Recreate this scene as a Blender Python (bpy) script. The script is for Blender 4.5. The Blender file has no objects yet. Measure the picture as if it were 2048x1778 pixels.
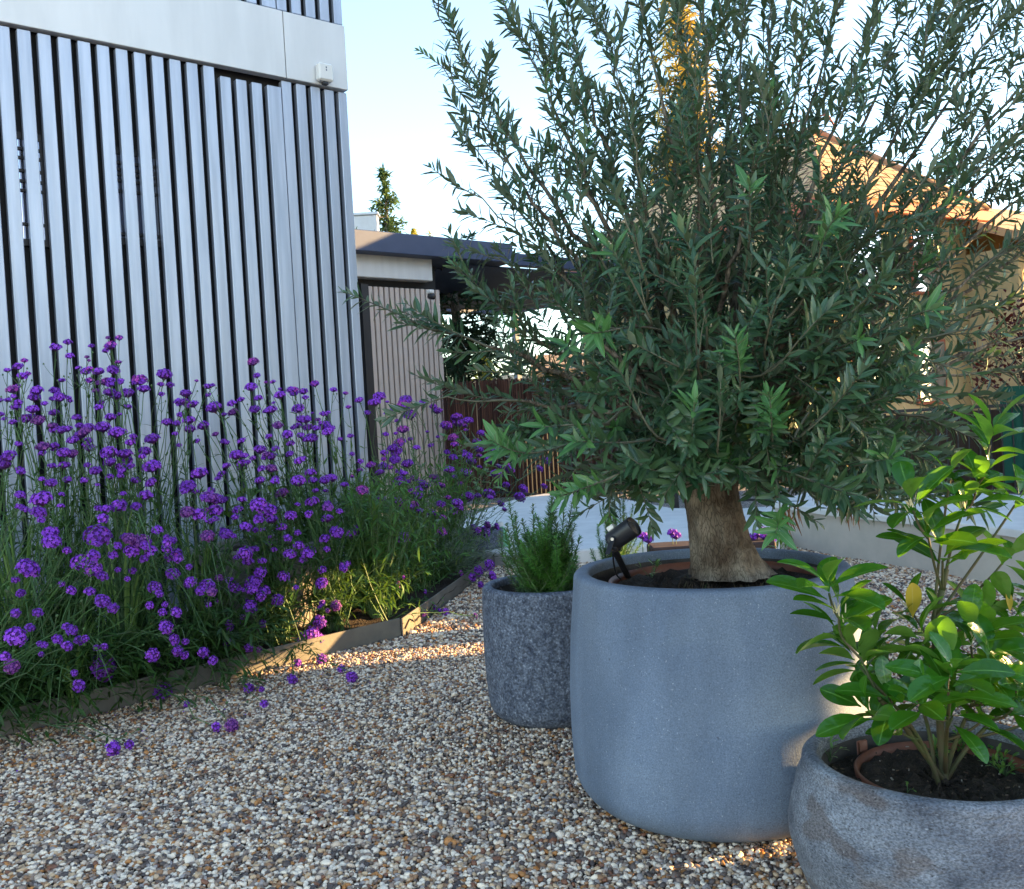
import bpy, math, random
import numpy as np
from mathutils import Matrix, Vector

rng = np.random.default_rng(7)
random.seed(7)
SC = bpy.context.scene
COL = SC.collection
R = math.radians

# ------------------------------------------------------------------ camera
CAM_H, FPX, PITCH, ROLL = 1.2, 1900.0, R(1.33), R(3.2)
cd = bpy.data.cameras.new('camera')
cam = bpy.data.objects.new('camera', cd)
COL.objects.link(cam)
cd.sensor_fit = 'HORIZONTAL'; cd.sensor_width = 36.0; cd.lens = 36.0 * FPX / 2048.0
cd.clip_start = 0.05; cd.clip_end = 3000
CAM_R = Matrix.Rotation(-PITCH, 3, 'X') @ Matrix.Rotation(ROLL, 3, 'Y') @ Matrix.Rotation(R(90), 3, 'X')
cam.matrix_world = Matrix.Translation((0, 0, CAM_H)) @ CAM_R.to_4x4()
SC.camera = cam
CR = np.array(CAM_R)

def ray(px, py):
    return CR @ np.array([(px - 1024) / FPX, (889 - py) / FPX, -1.0])
def at(px, py, Y):                     # point of the scene seen at a pixel of the photograph, Y metres ahead
    d = ray(px, py)
    return np.array([0, 0, CAM_H]) + d * (Y / d[1])
def gz(px, py, z=0.0):                 # the same, on a level plane
    d = ray(px, py)
    return np.array([0, 0, CAM_H]) + d * ((z - CAM_H) / d[2])

# ------------------------------------------------------------------ world, sun, exposure
SUN_EL = R(9.3)
SUN_H = np.array([0.985, 0.17]); SUN_H /= np.linalg.norm(SUN_H)
SUN = np.array([SUN_H[0] * math.cos(SUN_EL), SUN_H[1] * math.cos(SUN_EL), math.sin(SUN_EL)])
w = bpy.data.worlds.new("World"); SC.world = w; w.use_nodes = True
nt = w.node_tree; nt.nodes.clear()
def N(t, typ, **kw):
    n = t.nodes.new(typ)
    for k, v in kw.items(): setattr(n, k, v)
    return n
sky = N(nt, 'ShaderNodeTexSky', sky_type='NISHITA')
sky.sun_disc = False; sky.sun_elevation = SUN_EL
sky.sun_rotation = math.atan2(SUN_H[0], SUN_H[1])
sky.altitude = 600; sky.air_density = 1.0; sky.dust_density = .45; sky.ozone_density = 1.3
bg = N(nt, 'ShaderNodeBackground'); bg.inputs[1].default_value = 0.15
out = N(nt, 'ShaderNodeOutputWorld')
# thin evening clouds low in the sky behind the camera
tc = N(nt, 'ShaderNodeTexCoord'); sep = N(nt, 'ShaderNodeSeparateXYZ')
mp = N(nt, 'ShaderNodeMapping'); mp.inputs['Scale'].default_value = (2.2, 2.2, 9.0)
cn = N(nt, 'ShaderNodeTexNoise'); cn.inputs['Scale'].default_value = 1.6; cn.inputs['Detail'].default_value = 5
cr = N(nt, 'ShaderNodeValToRGB'); cr.color_ramp.elements[0].position = .47; cr.color_ramp.elements[1].position = .68
yr = N(nt, 'ShaderNodeMapRange'); yr.inputs[1].default_value = .05; yr.inputs[2].default_value = -.35
zr = N(nt, 'ShaderNodeMapRange'); zr.inputs[1].default_value = .75; zr.inputs[2].default_value = .2
m1 = N(nt, 'ShaderNodeMath', operation='MULTIPLY'); m2 = N(nt, 'ShaderNodeMath', operation='MULTIPLY')
m3 = N(nt, 'ShaderNodeMath', operation='MULTIPLY'); m3.inputs[1].default_value = .75
mx = N(nt, 'ShaderNodeMix', data_type='RGBA'); mx.inputs[7].default_value = (5.2, 4.3, 4.0, 1)
L = nt.links.new
L(tc.outputs['Generated'], mp.inputs[0]); L(mp.outputs[0], cn.inputs['Vector']); L(cn.outputs[0], cr.inputs[0])
L(tc.outputs['Generated'], sep.inputs[0]); L(sep.outputs[1], yr.inputs[0]); L(sep.outputs[2], zr.inputs[0])
L(cr.outputs[0], m1.inputs[0]); L(yr.outputs[0], m1.inputs[1]); L(m1.outputs[0], m2.inputs[0]); L(zr.outputs[0], m2.inputs[1])
L(m2.outputs[0], m3.inputs[0]); L(m3.outputs[0], mx.inputs[0]); L(sky.outputs[0], mx.inputs[6])
L(mx.outputs[2], bg.inputs[0]); L(bg.outputs[0], out.inputs[0])

sl = bpy.data.lights.new('sun', 'SUN'); sl.energy = 5.0; sl.angle = R(.55); sl.color = (1.0, .62, .25)
so = bpy.data.objects.new('sun', sl); COL.objects.link(so)
so.rotation_euler = Vector(SUN).to_track_quat('Z', 'Y').to_euler()
so.location = (20, 4, 12)
vs = SC.view_settings
vs.view_transform = 'Standard'; vs.look = 'None'; vs.gamma = 1.0; vs.use_curve_mapping = False
vs.exposure = 2.5

# ------------------------------------------------------------------ object helpers
ORG = {}
def link(o, parent=None):
    COL.objects.link(o)
    if parent is not None: o.parent = parent
    return o
def tag(o, label=None, cat=None, group=None, kind=None):
    if label: o['label'] = label
    if cat: o['category'] = cat
    if group: o['group'] = group
    if kind: o['kind'] = kind
    return o
def thing(name, loc, label, cat, group=None):
    o = bpy.data.objects.new(name, None); link(o)
    o.location = [float(c) for c in loc]; o.empty_display_size = .05
    ORG[o.name] = np.array(loc, float)
    return tag(o, label, cat, group)
def mesh(name, V, F, mats, parent=None, smooth=False, mi=None, uv=None, org=None):
    """V (n,3) world coordinates; F an array (m,k) or a list of such arrays / of index lists"""
    V = np.asarray(V, float)
    if org is None:
        org = ORG[parent.name] if parent is not None else np.zeros(3)
    me = bpy.data.meshes.new(name)
    if isinstance(F, np.ndarray): F = [F]
    arrs = []
    for f in F:
        if isinstance(f, np.ndarray) and f.ndim == 2: arrs.append(f)
        else: arrs.append(np.asarray(f, int).reshape(1, -1))
    loops = np.concatenate([a.ravel() for a in arrs]).astype(np.int32)
    cnt = np.concatenate([np.full(len(a), a.shape[1]) for a in arrs]).astype(np.int32)
    st = np.concatenate([[0], np.cumsum(cnt)[:-1]]).astype(np.int32)
    me.vertices.add(len(V)); me.vertices.foreach_set('co', (V - org).astype(np.float32).ravel())
    me.loops.add(len(loops)); me.loops.foreach_set('vertex_index', loops)
    me.polygons.add(len(cnt)); me.polygons.foreach_set('loop_start', st)
    if not isinstance(mats, (list, tuple)): mats = [mats]
    for m in mats: me.materials.append(m)
    if mi is not None: me.polygons.foreach_set('material_index', np.asarray(mi, np.int32))
    me.polygons.foreach_set('use_smooth', np.full(len(cnt), bool(smooth)))
    if uv is not None:
        ul = me.uv_layers.new(name='uv')
        ul.data.foreach_set('uv', np.asarray(uv, np.float32)[loops].ravel())
    me.update(calc_edges=True); me.validate()
    o = bpy.data.objects.new(name, me); link(o, parent)
    ORG[o.name] = org
    if parent is None: o.location = (0, 0, 0)
    return o

class MB:
    def __init__(s): s.V = []; s.F = []; s.n = 0; s.mi = []
    def add(s, V, F, m=0):
        V = np.asarray(V, float)
        for f in (F if isinstance(F, list) else [F]):
            f = np.asarray(f, int)
            if f.ndim == 1: f = f.reshape(1, -1)
            s.F.append(f + s.n); s.mi += [m] * len(f)
        s.V.append(V); s.n += len(V)
    def box(s, c, ax, h, m=0, bev=0.0):
        """c centre, ax three unit axes, h three half sizes; bev chamfers the edges"""
        c = np.asarray(c, float); ax = [np.asarray(a, float) for a in ax]
        if bev <= 0:
            V = [c + sx * h[0] * ax[0] + sy * h[1] * ax[1] + sz * h[2] * ax[2] for sx in (-1, 1) for sy in (-1, 1) for sz in (-1, 1)]
            F = np.array([[0, 1, 3, 2], [4, 6, 7, 5], [0, 4, 5, 1], [2, 3, 7, 6], [0, 2, 6, 4], [1, 5, 7, 3]])
            s.add(V, F, m); return
        b = bev; V = []; idx = {}
        for sx in (-1, 1):
            for sy in (-1, 1):
                for sz in (-1, 1):
                    for k in range(3):
                        d = [h[0] - b, h[1] - b, h[2] - b]; d[k] = h[k]
                        idx[(sx, sy, sz, k)] = len(V)
                        V.append(c + sx * d[0] * ax[0] + sy * d[1] * ax[1] + sz * d[2] * ax[2])
        F4 = []; F3 = []
        for k in range(3):
            o = [i for i in range(3) if i != k]
            for sg in (-1, 1):
                q = []
                for (a, bb) in ((-1, -1), (1, -1), (1, 1), (-1, 1)):
                    t = [0, 0, 0]; t[k] = sg; t[o[0]] = a; t[o[1]] = bb; q.append(idx[(*t, k)])
                F4.append(q)
            for a in (-1, 1):
                for bb in (-1, 1):
                    t = [0, 0, 0]; t[o[0]] = a; t[o[1]] = bb
                    t0 = list(t); t1 = list(t); t0[k] = -1; t1[k] = 1
                    F4.append([idx[(*t0, o[0])], idx[(*t1, o[0])], idx[(*t1, o[1])], idx[(*t0, o[1])]])
        for sx in (-1, 1):
            for sy in (-1, 1):
                for sz in (-1, 1): F3.append([idx[(sx, sy, sz, k)] for k in range(3)])
        s.add(V, [np.array(F4), np.array(F3)], m)
    def aabox(s, lo, hi, m=0, bev=0):
        lo = np.array(lo, float); hi = np.array(hi, float)
        s.box((lo + hi) / 2, np.eye(3), (hi - lo) / 2, m, bev)
    def tube(s, P, rad, sides=6, m=0, cap=True, noise=0.0):
        P = np.asarray(P, float); n = len(P)
        rad = np.broadcast_to(np.asarray(rad, float), (n,)) if np.ndim(rad) == 0 or len(rad) == n else np.linspace(rad[0], rad[1], n)
        T = np.gradient(P, axis=0); T /= np.linalg.norm(T, axis=1)[:, None] + 1e-12
        ref = np.array([0, 0, 1.0]) if abs(T[n // 2][2]) < .8 else np.array([1.0, 0.2, 0])
        A = np.cross(T, ref); A /= np.linalg.norm(A, axis=1)[:, None] + 1e-12
        B = np.cross(T, A)
        th = np.arange(sides) * 2 * math.pi / sides
        rr = rad[:, None] * np.ones((1, sides))
        if noise: rr = rr * (1 + noise * rng.standard_normal((n, sides)))
        V = P[:, None, :] + rr[..., None] * (np.cos(th)[None, :, None] * A[:, None, :] + np.sin(th)[None, :, None] * B[:, None, :])
        i = np.arange(n - 1)[:, None] * sides; j = np.arange(sides)[None, :]; jn = (j + 1) % sides
        F = np.stack([i + j, i + jn, i + sides + jn, i + sides + j], -1).reshape(-1, 4)
        fs = [F]
        if cap:
            fs.append(np.arange(sides)[::-1].reshape(1, -1)); fs.append((np.arange(sides) + (n - 1) * sides).reshape(1, -1))
        s.add(V.reshape(-1, 3), fs, m)
    def lathe(s, c, prof, seg=96, m=0, fn=None):
        """prof list of (r,z) about the vertical through c; closed on the axis where r is 0"""
        c = np.asarray(c, float); prof = np.asarray(prof, float); n = len(prof)
        th = np.arange(seg) * 2 * math.pi / seg
        r = prof[:, 0][:, None] * np.ones((1, seg)); z = prof[:, 1][:, None] * np.ones((1, seg))
        if fn is not None: r, z = fn(r, z, th[None, :])
        V = np.stack([c[0] + r * np.cos(th), c[1] + r * np.sin(th), c[2] + z], -1)
        i = np.arange(n - 1)[:, None] * seg; j = np.arange(seg)[None, :]; jn = (j + 1) % seg
        F = np.stack([i + j, i + jn, i + seg + jn, i + seg + j], -1).reshape(-1, 4)
        s.add(V.reshape(-1, 3), F, m)
    def build(s, name, mats, parent=None, smooth=False):
        return mesh(name, np.concatenate(s.V), s.F, mats, parent, smooth, s.mi)

def bez(a, b, c, n=10):
    t = np.linspace(0, 1, n)[:, None]
    return (1 - t) ** 2 * a + 2 * t * (1 - t) * b + t * t * c
def unit(v):
    v = np.asarray(v, float); return v / (np.linalg.norm(v, axis=-1, keepdims=True) + 1e-12)
def rvec(n=None):
    return unit(rng.standard_normal(3 if n is None else (n, 3)))

class Leaves:
    """many leaves gathered, written as one mesh; each leaf a folded, drooping blade of real size"""
    def __init__(s): s.P = []; s.D = []; s.Nn = []; s.L = []; s.W = []; s.C = []; s.K = []
    def add(s, P, D, Nn, L, W, C=.15, K=.25):
        s.P.append(P); s.D.append(D); s.Nn.append(Nn); s.L.append(L); s.W.append(W); s.C.append(C); s.K.append(K)
    def build(s, name, mat, parent, prof, smooth=True):
        P = np.array(s.P); D = unit(np.array(s.D)); Nn = np.array(s.Nn)
        Nn = unit(Nn - (Nn * D).sum(1)[:, None] * D); S = np.cross(D, Nn)
        Ln = np.array(s.L)[:, None, None]; W = np.array(s.W)[:, None, None]; C = np.array(s.C)[:, None, None]; K = np.array(s.K)[:, None, None]
        u = np.array([p[0] for p in prof]); wv = np.array([p[1] for p in prof]); m = len(u)
        V = []; UV = []
        for v in (-1, 0, 1):
            a = u[None, :, None] * Ln
            drop = -C * (u[None, :, None] ** 2) * Ln
            off = v * wv[None, :, None] * W * .5
            up = (K * abs(v) * wv[None, :, None] * W * .5) + drop
            V.append(P[:, None, :] + a * D[:, None, :] + off * S[:, None, :] + up * Nn[:, None, :])
            UV.append(np.stack([np.broadcast_to(u, (len(P), m)), np.full((len(P), m), v * .5 + .5)], -1))
        V = np.stack(V, 2).reshape(-1, 3); UV = np.stack(UV, 2).reshape(-1, 2)
        F = []
        for k in range(m - 1):
            for c in (0, 1):
                a = k * 3 + c
                F.append([a, a + 1, a + 4, a + 3])
        F = np.array(F)
        F = (F[None] + (np.arange(len(P)) * (3 * m))[:, None, None]).reshape(-1, 4)
        return mesh(name, V, F, mat, parent, smooth, uv=UV)
OLIVE = [(0, .12), (.18, .62), (.42, 1.0), (.7, .82), (.88, .42), (1, .04)]
BROAD = [(0, .10), (.14, .35), (.35, .78), (.58, 1.0), (.78, .94), (.92, .6), (1, .12)]
BLADE = [(0, .7), (.3, 1.0), (.6, .8), (.85, .4), (1, .03)]
NEEDLE = [(0, .8), (.5, 1.0), (1, .1)]

# ------------------------------------------------------------------ materials
def newmat(name):
    m = bpy.data.materials.new(name); m.use_nodes = True
    t = m.node_tree; b = t.nodes['Principled BSDF']
    return m, t, b
def pmat(name, col, rough=.6, metal=0.0, var=None, scale=6, detail=6, bump=0.0, bscale=60, spec=.5, speck=None, dist=.01, stretch=None, grain=None, streak=None):
    """plain surface with procedural colour variation (var = second colour), specks and bump"""
    m, t, b = newmat(name); l = t.links.new
    b.inputs['Roughness'].default_value = rough; b.inputs['Metallic'].default_value = metal
    b.inputs['Specular IOR Level'].default_value = spec
    tc = N(t, 'ShaderNodeTexCoord'); vec = tc.outputs['Object']
    if stretch:
        mp = N(t, 'ShaderNodeMapping'); mp.inputs['Scale'].default_value = stretch
        l(vec, mp.inputs[0]); vec = mp.outputs[0]
    last = None
    if var is not None:
        n = N(t, 'ShaderNodeTexNoise'); n.inputs['Scale'].default_value = scale; n.inputs['Detail'].default_value = detail
        n.inputs['Roughness'].default_value = .62
        l(vec, n.inputs['Vector'])
        r = N(t, 'ShaderNodeValToRGB'); r.color_ramp.elements[0].position = .33; r.color_ramp.elements[1].position = .67
        r.color_ramp.elements[0].color = (*col, 1); r.color_ramp.elements[1].color = (*var, 1)
        l(n.outputs[0], r.inputs[0]); last = r.outputs[0]
    if speck is not None:
        for (sc_, pos, c_, amt) in speck:
            n2 = N(t, 'ShaderNodeTexNoise'); n2.inputs['Scale'].default_value = sc_; n2.inputs['Detail'].default_value = 2
            l(vec, n2.inputs['Vector'])
            r2 = N(t, 'ShaderNodeMapRange'); r2.inputs[1].default_value = pos; r2.inputs[2].default_value = pos + .06; r2.inputs[4].default_value = amt
            l(n2.outputs[0], r2.inputs[0])
            mx = N(t, 'ShaderNodeMix', data_type='RGBA'); mx.inputs[7].default_value = (*c_, 1)
            l(r2.outputs[0], mx.inputs[0])
            if last is None: mx.inputs[6].default_value = (*col, 1)
            else: l(last, mx.inputs[6])
            last = mx.outputs[2]
    if streak:
        ms_ = N(t, 'ShaderNodeMapping'); ms_.inputs['Scale'].default_value = streak[2]; l(tc.outputs['Object'], ms_.inputs[0])
        ns = N(t, 'ShaderNodeTexNoise'); ns.inputs['Scale'].default_value = streak[0]; ns.inputs['Detail'].default_value = 6; l(ms_.outputs[0], ns.inputs['Vector'])
        rs = N(t, 'ShaderNodeMapRange'); rs.inputs[1].default_value = .38; rs.inputs[2].default_value = .62; rs.inputs[3].default_value = 1 - streak[1]; rs.inputs[4].default_value = 1 + streak[1] * .6
        l(ns.outputs[0], rs.inputs[0]); mk_ = N(t, 'ShaderNodeMix', data_type='RGBA', blend_type='MULTIPLY'); mk_.inputs[0].default_value = 1
        if last is None: mk_.inputs[6].default_value = (*col, 1)
        else: l(last, mk_.inputs[6])
        l(rs.outputs[0], mk_.inputs[7]); last = mk_.outputs[2]
    if grain:
        ng = N(t, 'ShaderNodeTexNoise'); ng.inputs['Scale'].default_value = grain[0]; ng.inputs['Detail'].default_value = 3; l(vec, ng.inputs['Vector'])
        rg = N(t, 'ShaderNodeMapRange'); rg.inputs[1].default_value = .35; rg.inputs[2].default_value = .65; rg.inputs[3].default_value = 1 - grain[1]; rg.inputs[4].default_value = 1 + grain[1]
        l(ng.outputs[0], rg.inputs[0])
        mg = N(t, 'ShaderNodeMix', data_type='RGBA', blend_type='MULTIPLY'); mg.inputs[0].default_value = 1
        if last is None: mg.inputs[6].default_value = (*col, 1)
        else: l(last, mg.inputs[6])
        l(rg.outputs[0], mg.inputs[7]); last = mg.outputs[2]
    if last is None: b.inputs['Base Color'].default_value = (*col, 1)
    else: l(last, b.inputs['Base Color'])
    if bump:
        n3 = N(t, 'ShaderNodeTexNoise'); n3.inputs['Scale'].default_value = bscale; n3.inputs['Detail'].default_value = 5
        l(vec, n3.inputs['Vector'])
        bp = N(t, 'ShaderNodeBump'); bp.inputs['Strength'].default_value = bump; bp.inputs['Distance'].default_value = dist
        l(n3.outputs[0], bp.inputs['Height']); l(bp.outputs[0], b.inputs['Normal'])
    return m
def leafmat(name, top, top2, under, trans, tamt=.3, rough=.4, rib=None, spec=.35, objvar=False, bump=0):
    """leaf: upper and lower side, variation leaf by leaf, some light passing through, paler midrib"""
    m, t, b = newmat(name); l = t.links.new
    ge = N(t, 'ShaderNodeNewGeometry'); uv = N(t, 'ShaderNodeUVMap')
    mx = N(t, 'ShaderNodeMix', data_type='RGBA'); mx.inputs[6].default_value = (*top, 1); mx.inputs[7].default_value = (*top2, 1)
    l(ge.outputs['Random Per Island'], mx.inputs[0]); last = mx.outputs[2]
    if rib is not None:
        sp = N(t, 'ShaderNodeSeparateXYZ'); l(uv.outputs[0], sp.inputs[0])
        su = N(t, 'ShaderNodeMath', operation='SUBTRACT'); su.inputs[1].default_value = .5; l(sp.outputs[1], su.inputs[0])
        ab = N(t, 'ShaderNodeMath', operation='ABSOLUTE'); l(su.outputs[0], ab.inputs[0])
        mr = N(t, 'ShaderNodeMapRange'); mr.inputs[1].default_value = .045; mr.inputs[2].default_value = .01; l(ab.outputs[0], mr.inputs[0])
        m2 = N(t, 'ShaderNodeMix', data_type='RGBA'); m2.inputs[7].default_value = (*rib, 1)
        l(mr.outputs[0], m2.inputs[0]); l(last, m2.inputs[6]); last = m2.outputs[2]
    m3 = N(t, 'ShaderNodeMix', data_type='RGBA'); m3.inputs[7].default_value = (*under, 1)
    l(ge.outputs['Backfacing'], m3.inputs[0]); l(last, m3.inputs[6])
    if objvar:
        oi = N(t, 'ShaderNodeObjectInfo'); cv = N(t, 'ShaderNodeValToRGB')
        cv.color_ramp.elements[0].color = (.62, .62, .66, 1); cv.color_ramp.elements[1].color = (1.15, 1.15, 1.1, 1); cv.color_ramp.elements[1].position = .9
        e = cv.color_ramp.elements.new(.93); e.color = (.75, .95, .42, 1)
        l(oi.outputs['Random'], cv.inputs[0]); mo = N(t, 'ShaderNodeMix', data_type='RGBA', blend_type='MULTIPLY'); mo.inputs[0].default_value = 1
        l(m3.outputs[2], mo.inputs[6]); l(cv.outputs[0], mo.inputs[7]); m3 = mo
    if bump:
        wv = N(t, 'ShaderNodeTexNoise'); wv.inputs['Scale'].default_value = 55; tco = N(t, 'ShaderNodeTexCoord'); l(tco.outputs['Object'], wv.inputs['Vector'])
        bpn = N(t, 'ShaderNodeBump'); bpn.inputs['Strength'].default_value = bump; bpn.inputs['Distance'].default_value = .01; l(wv.outputs[0], bpn.inputs['Height']); l(bpn.outputs[0], b.inputs['Normal'])
    l(m3.outputs[2], b.inputs['Base Color']); b.inputs['Roughness'].default_value = rough; b.inputs['Specular IOR Level'].default_value = spec
    tr = N(t, 'ShaderNodeBsdfTranslucent'); tr.inputs[0].default_value = (*trans, 1)
    ms = N(t, 'ShaderNodeMixShader'); ms.inputs[0].default_value = tamt
    o = t.nodes['Material Output']
    l(b.outputs[0], ms.inputs[1]); l(tr.outputs[0], ms.inputs[2]); l(ms.outputs[0], o.inputs[0])
    return m
def islandmat(name, stops, rough=.5, bump=0, interp='CONSTANT', spec=.5):
    """each loose piece (pebble, floret, twig) takes its own colour from a palette"""
    m, t, b = newmat(name); l = t.links.new
    ge = N(t, 'ShaderNodeNewGeometry'); r = N(t, 'ShaderNodeValToRGB'); r.color_ramp.interpolation = interp
    while len(r.color_ramp.elements) < len(stops): r.color_ramp.elements.new(.5)
    for e, (p, c) in zip(r.color_ramp.elements, stops): e.position = p
    for e, (p, c) in zip(r.color_ramp.elements, stops): e.color = (*c, 1)
    l(ge.outputs['Random Per Island'], r.inputs[0]); l(r.outputs[0], b.inputs['Base Color'])
    b.inputs['Roughness'].default_value = rough; b.inputs['Specular IOR Level'].default_value = spec
    if bump:
        n = N(t, 'ShaderNodeTexNoise'); n.inputs['Scale'].default_value = 160; tc = N(t, 'ShaderNodeTexCoord')
        l(tc.outputs['Object'], n.inputs['Vector'])
        bp = N(t, 'ShaderNodeBump'); bp.inputs['Strength'].default_value = bump; bp.inputs['Distance'].default_value = .004
        l(n.outputs[0], bp.inputs['Height']); l(bp.outputs[0], b.inputs['Normal'])
    return m

M = {}
M['slat'] = pmat('anodised_slats', (.38, .43, .52), .40, .4, var=(.46, .50, .58), scale=5, bump=.03, bscale=3, dist=.02, stretch=(6, 6, .35), streak=(7, .10, (3, 3, .16)))
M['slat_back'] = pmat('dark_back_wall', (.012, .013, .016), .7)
M['band'] = pmat('pale_metal_panel', (.64, .65, .65), .48, .15, var=(.69, .69, .68), scale=1.0, streak=(4, .05, (2, 2, .3)))
M['dark_trim'] = pmat('dark_trim', (.02, .02, .024), .5)
M['white_plastic'] = pmat('white_plastic', (.75, .74, .70), .4)
M['white_render'] = pmat('white_render', (.74, .72, .69), .75, var=(.62, .60, .57), scale=3.5, detail=9, bump=.1, bscale=150)
M['wall_beige'] = pmat('beige_render', (.56, .50, .43), .85, var=(.47, .43, .37), scale=5, bump=.25, bscale=220, dist=.004)
M['beige_slat'] = pmat('beige_slats', (.56, .46, .40), .5, var=(.62, .52, .46), scale=2)
M['charcoal'] = pmat('charcoal_steel', (.032, .052, .11), .5, .0, var=(.042, .064, .13), scale=4, bump=.15, bscale=240, dist=.003)
M['black_metal'] = pmat('black_metal', (.012, .013, .018), .45)
M['glass'] = pmat('window_glass', (.55, .58, .7), .05, .9)
M['soil'] = pmat('dark_soil', (.018, .012, .008), .95, var=(.05, .032, .02), scale=60, bump=.9, bscale=90, dist=.02, speck=[(140, .66, (.16, .10, .06), .9)])
M['terracotta'] = pmat('terracotta_plastic', (.15, .05, .028), .55, var=(.24, .085, .045), scale=12)
M['edging'] = pmat('grey_edging_steel', (.11, .105, .095), .6, .2, var=(.17, .155, .13), scale=7, bump=.08, bscale=60)
M['bark'] = pmat('olive_bark', (.04, .03, .022), .9, var=(.25, .205, .15), scale=34, detail=12, bump=1.0, bscale=46, dist=.03, stretch=(1, 1, .33), grain=(90, .5))
def barkmat():
    m, t, b = newmat('trunk_bark'); l = t.links.new
    tc = N(t, 'ShaderNodeTexCoord'); mp = N(t, 'ShaderNodeMapping'); mp.inputs['Scale'].default_value = (1, 1, .25); l(tc.outputs['Object'], mp.inputs[0])
    wn = N(t, 'ShaderNodeTexNoise'); wn.inputs['Scale'].default_value = 18; wn.inputs['Detail'].default_value = 4; l(mp.outputs[0], wn.inputs['Vector'])
    ad = N(t, 'ShaderNodeMix', data_type='RGBA', blend_type='LINEAR_LIGHT'); ad.inputs[0].default_value = .035; l(mp.outputs[0], ad.inputs[6]); l(wn.outputs['Color'], ad.inputs[7])
    vo = N(t, 'ShaderNodeTexVoronoi', feature='DISTANCE_TO_EDGE'); vo.inputs['Scale'].default_value = 120; l(ad.outputs[2], vo.inputs['Vector'])
    ck = N(t, 'ShaderNodeMapRange'); ck.inputs[1].default_value = 0; ck.inputs[2].default_value = .10; ck.inputs[3].default_value = .62; l(vo.outputs['Distance'], ck.inputs[0])
    n1 = N(t, 'ShaderNodeTexNoise'); n1.inputs['Scale'].default_value = 9; n1.inputs['Detail'].default_value = 10; l(tc.outputs['Object'], n1.inputs['Vector'])
    r = N(t, 'ShaderNodeValToRGB'); r.color_ramp.elements[0].position = .36; r.color_ramp.elements[1].position = .62
    r.color_ramp.elements[0].color = (.075, .05, .034, 1); r.color_ramp.elements[1].color = (.29, .24, .185, 1); l(n1.outputs[0], r.inputs[0])
    mu = N(t, 'ShaderNodeMix', data_type='RGBA', blend_type='MULTIPLY'); mu.inputs[0].default_value = 1; l(r.outputs[0], mu.inputs[6]); l(ck.outputs[0], mu.inputs[7])
    l(mu.outputs[2], b.inputs['Base Color']); b.inputs['Roughness'].default_value = .9; b.inputs['Specular IOR Level'].default_value = .2
    mm = N(t, 'ShaderNodeMath', operation='ADD'); l(ck.outputs[0], mm.inputs[0]); l(n1.outputs[0], mm.inputs[1])
    bp = N(t, 'ShaderNodeBump'); bp.inputs['Strength'].default_value = .9; bp.inputs['Distance'].default_value = .008; l(mm.outputs[0], bp.inputs['Height']); l(bp.outputs[0], b.inputs['Normal'])
    return m
M['trunk'] = barkmat()
M['twig'] = islandmat('twig_bark', [(0, (.10, .10, .065)), (.5, (.15, .15, .10)), (1, (.07, .065, .045))], .7, interp='LINEAR')
M['olive_leaf'] = leafmat('olive_leaf', (.014, .054, .022), (.070, .142, .060), (.14, .19, .14), (.08, .17, .03), .16, .36, spec=.5, rib=(.10, .17, .10))
M['olive_young'] = leafmat('young_olive_leaf', (.04, .135, .04), (.085, .22, .06), (.16, .24, .15), (.14, .28, .05), .2, .36, rib=(.2, .3, .15))
M['dry_leaf'] = leafmat('dry_leaf', (.22, .09, .035), (.3, .14, .05), (.25, .12, .05), (.3, .12, .04), .2, .6)
M['shrub_leaf'] = leafmat('glossy_shrub_leaf', (.010, .062, .006), (.030, .125, .009), (.10, .20, .04), (.22, .56, .02), .26, .27, rib=(.10, .24, .04), spec=.5, bump=.35)
M['shrub_yellow'] = leafmat('yellowed_shrub_leaf', (.42, .30, .03), (.5, .36, .04), (.42, .32, .06), (.8, .5, .05), .35, .4, rib=(.5, .4, .1))
M['shrub_stem'] = pmat('shrub_stem', (.085, .05, .025), .7, var=(.05, .08, .02), scale=20)
M['rosemary'] = leafmat('rosemary_leaf', (.05, .16, .022), (.11, .29, .045), (.14, .2, .1), (.15, .28, .05), .2, .5)
M['verb_leaf'] = leafmat('verbena_leaf', (.010, .038, .008), (.042, .108, .020), (.03, .075, .02), (.14, .26, .04), .25, .5)
M['verb_stem'] = islandmat('verbena_stem', [(0, (.035, .085, .025)), (.6, (.085, .17, .05)), (1, (.07, .10, .05))], .6, interp='LINEAR')
M['verb_fresh'] = leafmat('fresh_verbena_leaf', (.02, .075, .012), (.075, .19, .035), (.06, .12, .03), (.2, .36, .05), .25, .5)
M['grass'] = leafmat('grass_blade', (.08, .19, .04), (.26, .38, .12), (.09, .17, .06), (.2, .32, .08), .25, .45)
M['petal'] = leafmat('purple_petal', (.29, .055, .70), (.50, .125, .82), (.2, .035, .5), (.32, .06, .75), .25, .6, objvar=True)
M['petal_pink'] = leafmat('pink_petal', (.48, .06, .52), (.70, .14, .60), (.4, .05, .4), (.6, .1, .5), .25, .6)
M['calyx'] = pmat('dark_calyx', (.10, .012, .075), .6)
M['pot_big'] = pmat('pale_cast_stone', (.115, .155, .225), .78, var=(.185, .228, .295), scale=1.8, bump=.4, bscale=210, dist=.004,
                    speck=[(210, .63, (.07, .09, .13), .55), (170, .67, (.44, .48, .53), .5), (60, .74, (.05, .05, .06), .7), (3.2, .60, (.19, .24, .30), .22)], grain=(260, .17), streak=(5, .13, (1.6, 1.6, .35)))
M['pot_dark'] = pmat('dark_cast_stone', (.035, .045, .072), .8, var=(.15, .17, .215), scale=40, detail=9, bump=.4, bscale=90, dist=.005,
                     speck=[(120, .66, (.34, .35, .37), .5)], grain=(120, .5))
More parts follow.
